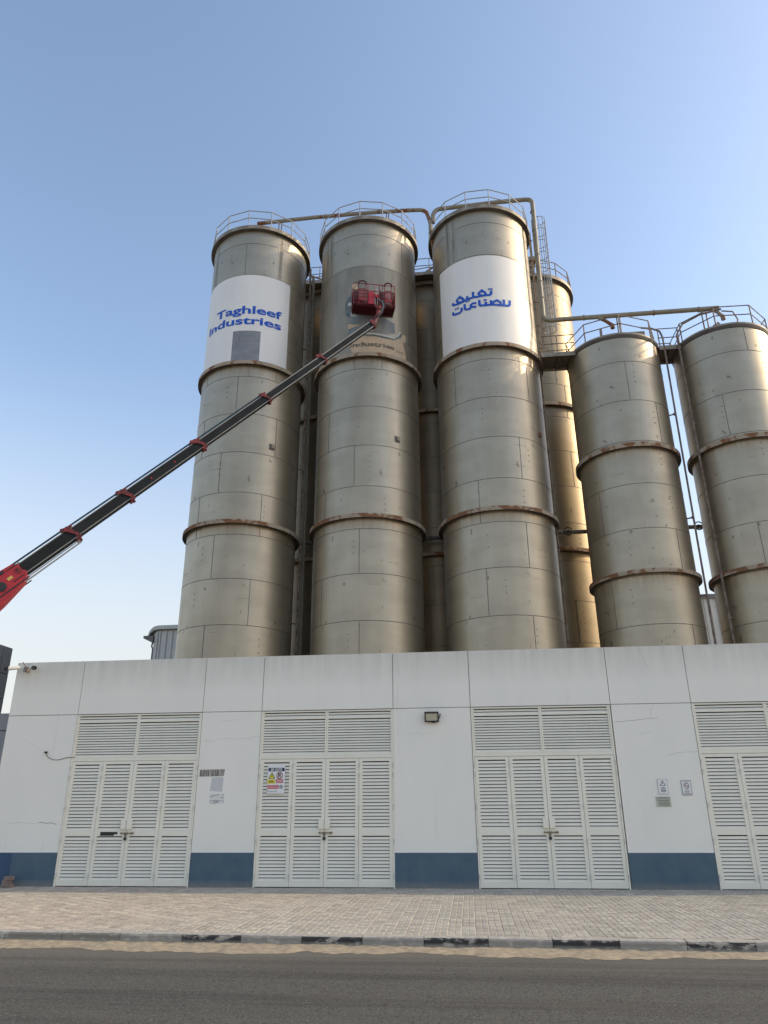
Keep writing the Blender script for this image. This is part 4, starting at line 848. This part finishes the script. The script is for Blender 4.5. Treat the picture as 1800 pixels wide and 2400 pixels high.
for k, (u, r) in enumerate(((-h-.075, .02), (-h-.16, .028))): g.tube([b0-bd*.3+upv*u, b0+bd*BL*.124+upv*(u+.01)+bd*.05], r, 10)
g.build('cylinder_rod', 'chrome', t)
g = MB()
for f in (.355, .285+.03): pass
for f in (.372, .312):
    c_ = b0+bd*BL*f; g.tube([c_+side*(HS[2]*.34+.001), c_+side*(HS[2]*.34+.012)], .035, 12); g.tube([c_-side*(HS[2]*.34+.001), c_-side*(HS[2]*.34+.012)], .035, 12)
g.build('marker_disc', 'lift_red', t)
# red base section, lower boom, turret and chassis (mostly left of the view)
g = MB(); wd = .24; prof = [(-2.2, .33), (-.5, .36), (.10, .30), (.24, .16), (.20, -.02), (.30, -.16), (.22, -.30), (.02, -.42), (-.9, -.62), (-2.2, -.80)]
vs = [b0+side*wd*s_+bd*u+upv*v for s_ in (-1, 1) for u, v in prof]; n = len(prof)
g.add(vs, [tuple(range(n)), tuple(range(n, 2*n))[::-1]]+[(j, j+n, (j+1) % n+n, (j+1) % n) for j in range(n)], 0); g.build('boom_base', 'lift_red', t, bevel=.012)
g = MB()
for q in (-1, 1):
    c_ = b0+side*(wd+.012)*q; g.tube([c_-bd*.62-upv*.14, c_-bd*.62-upv*.14+side*.03*q], .17, 20, 0); g.tube([c_-bd*.62-upv*.14+side*.03*q, c_-bd*.62-upv*.14+side*.05*q], .10, 16, 0)
    g.obox(c_-bd*.02-upv*.24, bd*.20, upv*.012, side*.012, 0); g.obox(c_-bd*.3-upv*.40, bd*.55, upv*.02, side*.01, 0)
    g.obox(c_+bd*.05+upv*.20, bd*.25, upv*.012, side*.010, 0); g.obox(c_-bd*.45+upv*.24, bd*.2, upv*.05, side*.02, 0)
    g.obox(c_+bd*.12-upv*.02, bd*.05, upv*.10, side*.02, 1)
g.build('pivot_and_trim', ['black_paint', 'lift_red_worn'], t)
g = MB()
for q in (-1, 1): g.obox(b0+side*(wd+.004)*q-bd*.24-upv*.06, bd*.09, upv*.05, side*.002)
g.build('data_plate', 'label_yellow', t)
e0 = b0-bd*2.2-upv*.2; piv = Vector((-21.3, 19.4, 2.4)); g = MB(); dd = e0-piv; L = dd.length; dd.normalize(); s2_ = dd.cross(Vector((0, 0, 1))).normalized(); u2_ = s2_.cross(dd)
g.obox((e0+piv)/2, dd*L/2, s2_*.28, u2_*.36); g.build('lower_boom', 'lift_red', t, bevel=.02)
g = MB(); g.tube([(-21.3, 19.5, .9), (-21.3, 19.5, 1.6)], .8, 24); g.box(-22.0, -20.7, 19.1, 19.9, 1.6, 2.9); g.build('turret', 'lift_red', t, bevel=.03)
g = MB(); g.box(-27, -19.5, 18.75, 20.9, .55, .95); g.build('chassis', 'boom_black', t, bevel=.02)
g = MB(); g.box(-29.0, -27.05, 18.8, 20.9, .5, 2.7); g.build('cab', 'sign_white', t, bevel=.12)
for x in (-28.2, -22.6, -21.2):
    for y in (19.0, 20.6): g = MB(); g.tube([(x, y-.15, .32), (x, y+.15, .32)], .5, 24); g.build('wheel', 'rubber', t, smooth=True, bevel=.03)
# jib bracket below the basket
jc = Vector((-3.32, 27.75, 23.30)); g = MB(); a = tip; j1 = Vector((-3.18, 27.3, 22.35)); j2 = Vector((-3.10, 27.45, 22.85))
for p, q, r in ((a-bd*.05-upv*.05, j1, .10), (j1, j2, .085), (j2, jc, .07)): g.tube([p, q], r, 8)
for p in (a, j1, j2): g.tube([p-side*.16, p+side*.16], .10, 10)
g.obox(a+upv*.0, bd*.06, side*.14, upv*.2); g.build('jib_bracket', 'lift_red_worn', t)
g = MB()
for k, o_ in enumerate((-.05, .0, .05)): g.tube([a+Vector((.05, 0, .15)), Vector((-3.0+o_, 27.15, 22.35)), Vector((-2.86+o_, 27.15, 22.75)), Vector((-2.92+o_, 27.25, 23.1)), Vector((-3.15+o_, 27.4, 23.38))], .018, 6, k % 2)
g.build('hose_loop', ['hose', 'boom_edge'], t)
# basket
bo = Vector((-4.32, 27.58, 23.39)); ya_ = math.atan2(.52, 1.9); ex = Vector((math.cos(ya_), math.sin(ya_), 0)); ey = Vector((-math.sin(ya_), math.cos(ya_), 0)); ez = Vector((0, 0, 1)); BW, BD, BH = 1.97, .72, 1.2
W = lambda x, y, z: bo+ex*x+ey*y+ez*z
bk = thing('lift_basket', 'red caged work basket on the tip of the boom in front of the old logo', 'basket', W(BW/2, BD/2, 0))
def bx(g, x0, x1, y0, y1, z0, z1, mi=0): g.obox(W((x0+x1)/2, (y0+y1)/2, (z0+z1)/2), ex*(x1-x0)/2, ey*(y1-y0)/2, ez*(z1-z0)/2, mi)
g = MB(); bx(g, 0, BW, 0, BD, -.04, 0, 1)
for k in range(9): bx(g, k*BW/8-.012 if k else 0, k*BW/8+.012 if k < 8 else BW, .0, BD, -.075, -.042)
for k in range(4): bx(g, 0, BW, k*(BD-.03)/3, k*(BD-.03)/3+.03, -.09, -.0755)
g.build('floor', ['basket_dark', 'basket_dark'], bk)
def mesh_panel(x0, x1, y, z0, z1, mat, name='mesh_panel', bar=.017, step=.055, along='x'):
    g = MB(); n = max(2, round((x1-x0)/step)); m_ = max(2, round((z1-z0)/step))
    f = (lambda a, b, c, d, e=0: bx(g, a, b, y-.008+e, y+.008-e, c, d)) if along == 'x' else (lambda a, b, c, d, e=0: bx(g, y-.008+e, y+.008-e, a, b, c, d))
    for k in range(n+1): x = x0+(x1-x0)*k/n; f(x-bar/2, x+bar/2, z0, z1)
    for k in range(m_+1): z = z0+(z1-z0)*k/m_; f(x0, x1, z-bar/2, z+bar/2, .0015)
    return g.build(name, mat, bk)
g = MB()
bx(g, 0, BW, -.012, .0, .0, .13); bx(g, 0, BW, BD, BD+.012, 0, .13); bx(g, -.012, 0, 0, BD, 0, .13); bx(g, BW, BW+.012, 0, BD, 0, .13)
g.build('kickboard', 'basket_dark', bk)
g = MB()
for x in (0, .24, .58, .68, .98, 1.22, 1.38, 1.48, 1.80, BW):
    for y in (0, BD): g.tube([W(x, y, 0), W(x, y, BH if x not in (.24, .58, 1.48, 1.80) else BH+.05)], .019, 6)
for z in (BH, .8, .45):
    g.tube([W(0, 0, z), W(BW, 0, z), W(BW, BD, z), W(0, BD, z)], .02, 6, closed=True)
for xa, xb in ((.24, .58), (1.48, 1.80)):
    g.tube([W(xa, -.06, BH-.1), W(xa, -.08, BH+.02)]+[W(xa+(xb-xa)*q, -.08, BH+.02+.07*math.sin(math.pi*q)) for q in (.2, .5, .8)]+[W(xb, -.08, BH+.02), W(xb, -.06, BH-.1)], .032, 8, 1)
g.build('guard_rail', ['basket_red', 'basket_dark'], bk)
for xa, xb in ((.24, .57), (1.49, 1.80)):
    mesh_panel(xa, xb, -.075, .34, .80, 'basket_red'); g = MB(); bx(g, xa, xb, -.09, -.06, .17, .32); bx(g, xa, xb, -.085, -.06, .81, .84); g.build('gate_panel', 'basket_red', bk)
mesh_panel(.58, .70, -.03, .15, .82, 'basket_red'); mesh_panel(.02, .23, -.01, .14, .8, 'basket_dark'); mesh_panel(1.25, 1.46, -.01, .14, .8, 'basket_dark'); mesh_panel(1.82, 1.95, -.01, .14, .8, 'basket_dark')
mesh_panel(.02, BD-.02, 0, .14, .8, 'basket_dark', along='y'); mesh_panel(.02, BD-.02, BW, .14, .8, 'basket_dark', along='y'); mesh_panel(.02, BW-.02, BD, .14, .8, 'basket_dark')
g = MB(); bx(g, .70, .98, -.06, -.02, .02, .66); bx(g, .76, .92, -.05, 0, .66, .76); g.build('front_panel', 'lift_red', bk)
g = MB(); bx(g, 1.0, 1.16, -.09, .03, .42, .60, 0); bx(g, 1.01, 1.15, -.092, -.09, .58, .60, 1); g.tube([W(1.02, -.05, 0), W(1.0, -.05, .42)], .02, 6, 1); g.tube([W(1.12, -.05, 0), W(1.12, -.05, .42)], .016, 6, 1); g.build('control_console', ['lift_red', 'boom_edge'], bk)
g = MB(); bx(g, 1.0, 1.2, .0, .1, .05, .4); g.build('lower_panel', 'basket_dark', bk)
tk = thing('hose_coil', 'grey coiled hose hanging in the middle of the red basket', 'hose', W(1.06, .05, .8))
g = MB()
for k in range(4): g.tube([W(1.06+(.085-.008*k)*math.cos(R_(q)), .04+.02*k, .82+.14*math.sin(R_(q))) for q in range(0, 360, 24)], .017, 6, closed=True)
g.build('coil', 'panel_white', tk)
tk = thing('pressure_washer', 'dark green machine standing in the basket beside the hose', 'machine', W(1.27, .2, 0))
g = MB(); bx(g, 1.2, 1.34, .06, .30, .25, .78); g.tube([W(1.27, .1, .78), W(1.27, .12, .95), W(1.27, .25, .97)], .045, 8); g.build('body', 'hose_teal', tk)
g = MB(); bx(g, 1.18, 1.36, .03, .32, .0, .25); g.build('base', 'rubber', tk)
tk = thing('rope_bundle', 'pale rope looped over the left corner of the basket', 'rope', W(0, 0, 1.1))
g = MB()
for k in range(3): g.tube([W(.02+.04*k, -.03, 1.12), W(-.06+.05*k, -.06, .98), W(-.04+.05*k, -.06, .82), W(.06+.04*k, -.05, .74), W(.12+.02*k, -.04, .85), W(.11+.02*k, -.03, 1.1)], .012, 5)
g.build('rope', 'old_beige', tk)
tk = thing('tool_bucket', 'pale bucket inside the right end of the basket', 'bucket', W(1.64, .35, .75))
g = MB(); g.tube([W(1.64, .33, .02), W(1.64, .33, .9)], [.13, .17], 14); g.tube([W(1.64, .33, .9), W(1.64, .33, .92)], .18, 14); g.build('bucket', 'panel_white', tk, smooth=True)

# ------------------------------------------------------------------ neighbouring buildings
def corrugated(g, x0, x1, y, z0, z1, pitch=.36, dep=.05, mi=0):
    n = int((x1-x0)/pitch); pts = []
    for k in range(n+1):
        x = x0+k*pitch; pts += [(x, y), (x+pitch*.55, y), (x+pitch*.66, y-dep), (x+pitch*.89, y-dep)]
    pts = [p for p in pts if p[0] <= x1]; vs = [(x, yy_, z0) for x, yy_ in pts]+[(x, yy_, z1) for x, yy_ in pts]; m_ = len(pts)
    g.add(vs, [(i, i+1, i+1+m_, i+m_) for i in range(m_-1)], mi)
t = thing('metal_shed', 'grey corrugated metal shed with a curved eave behind the leftmost silo', 'shed', (-12, 40, -.18))
g = MB(); corrugated(g, -17.62, 7.5, 40, -.18, 11.05); g.box(-17.66, -17.45, 39.93, 60, -.18, 10.9, 1); g.build('wall', ['cladding_grey', 'cladding_grey'], t)  # hidden run behind the back row added to block light from behind
g = MB(); pr = [(-18.0, 10.72), (-17.95, 10.95), (-17.85, 11.12), (-17.68, 11.27), (-17.4, 11.33), (7.6, 11.45)]
vs = [(x, y, z) for y in (39.8, 60) for x, z in pr]+[(x, y, z-.22) for y in (39.8, 60) for x, z in pr]; n = len(pr)
g.add(vs, [(i, i+1, i+1+n, i+n) for i in range(n-1)]+[(i+2*n, i+2*n+1, i+1, i) for i in range(n-1)]+[(i+2*n, i+3*n, i+3*n+1, i+2*n+1) for i in range(n-1)]); g.build('roof', 'cladding_grey', t)
g = MB(); g.add([(-18.25, 39.8, 10.74), (-17.66, 39.8, 10.74), (-17.66, 39.8, 10.38), (-17.75, 39.8, 10.40), (-18.25, 39.8, 10.60), (-18.25, 60, 10.74), (-17.66, 60, 10.74), (-17.66, 60, 10.38), (-17.75, 60, 10.40), (-18.25, 60, 10.60)], [(0, 4, 3, 2, 1), (0, 1, 6, 5), (4, 0, 5, 9), (3, 4, 9, 8), (2, 3, 8, 7)]); g.tube([(-17.72, 39.95, 10.4), (-17.76, 39.95, 10.15), (-17.68, 39.95, 10.0), (-17.68, 39.95, 0)], .05, 8); g.build('gutter', 'cladding_trim', t)
t = thing('metal_shed', 'pale corrugated metal shed seen in the gap between the two short silos', 'shed', (16, 45, -.18))
g = MB(); corrugated(g, 8, 24, 45, -.18, 13.15); g.box(8, 24, 45.06, 60, -.18, 13.1, 0); g.build('wall', 'cladding_grey', t)
g = MB(); g.box(7.9, 24.1, 44.88, 60, 13.15, 13.42); g.build('roof', 'cladding_trim', t)
t = thing('panelled_building', 'dark grey metal panelled building at the far left edge', 'building', (-23, 27, -.18))
g = MB(); g.box(-30, -19.72, 22.6, 30, -.18, 8.14); g.build('wall', 'boom_black', t)
for k, (a, b) in enumerate(((22.6, 25.2), (25.2, 27.7), (27.7, 29.35), (29.35, 30.0))):
    for z0, z1 in ((7.0, 8.14), (5.95, 7.0), (3.6, 5.95), (1.2, 3.6)):
        if k == 2 and z0 == 3.6: continue
        g = MB(); g.box(-19.72, -19.69, a+.015, b-.015, z0+.015, z1-.015); g.build('cladding_panel', 'dark_panel', t)
g = MB(); g.box(-19.715, -19.70, 27.72, 29.33, 3.62, 5.93); g.build('window', 'glass_dark', t)
t = thing('boundary_wall', 'plain grey rendered wall running off to the left of the white building', 'wall', (-20, 18.2, -.18))
g = MB(); g.box(-40, X0-.03, 18.2, 18.4, -.18, 3.50, 0); g.box(-40, X0-.03, 18.18, 18.42, 3.52, 3.94, 0); g.build('panel', 'grey_render', t)
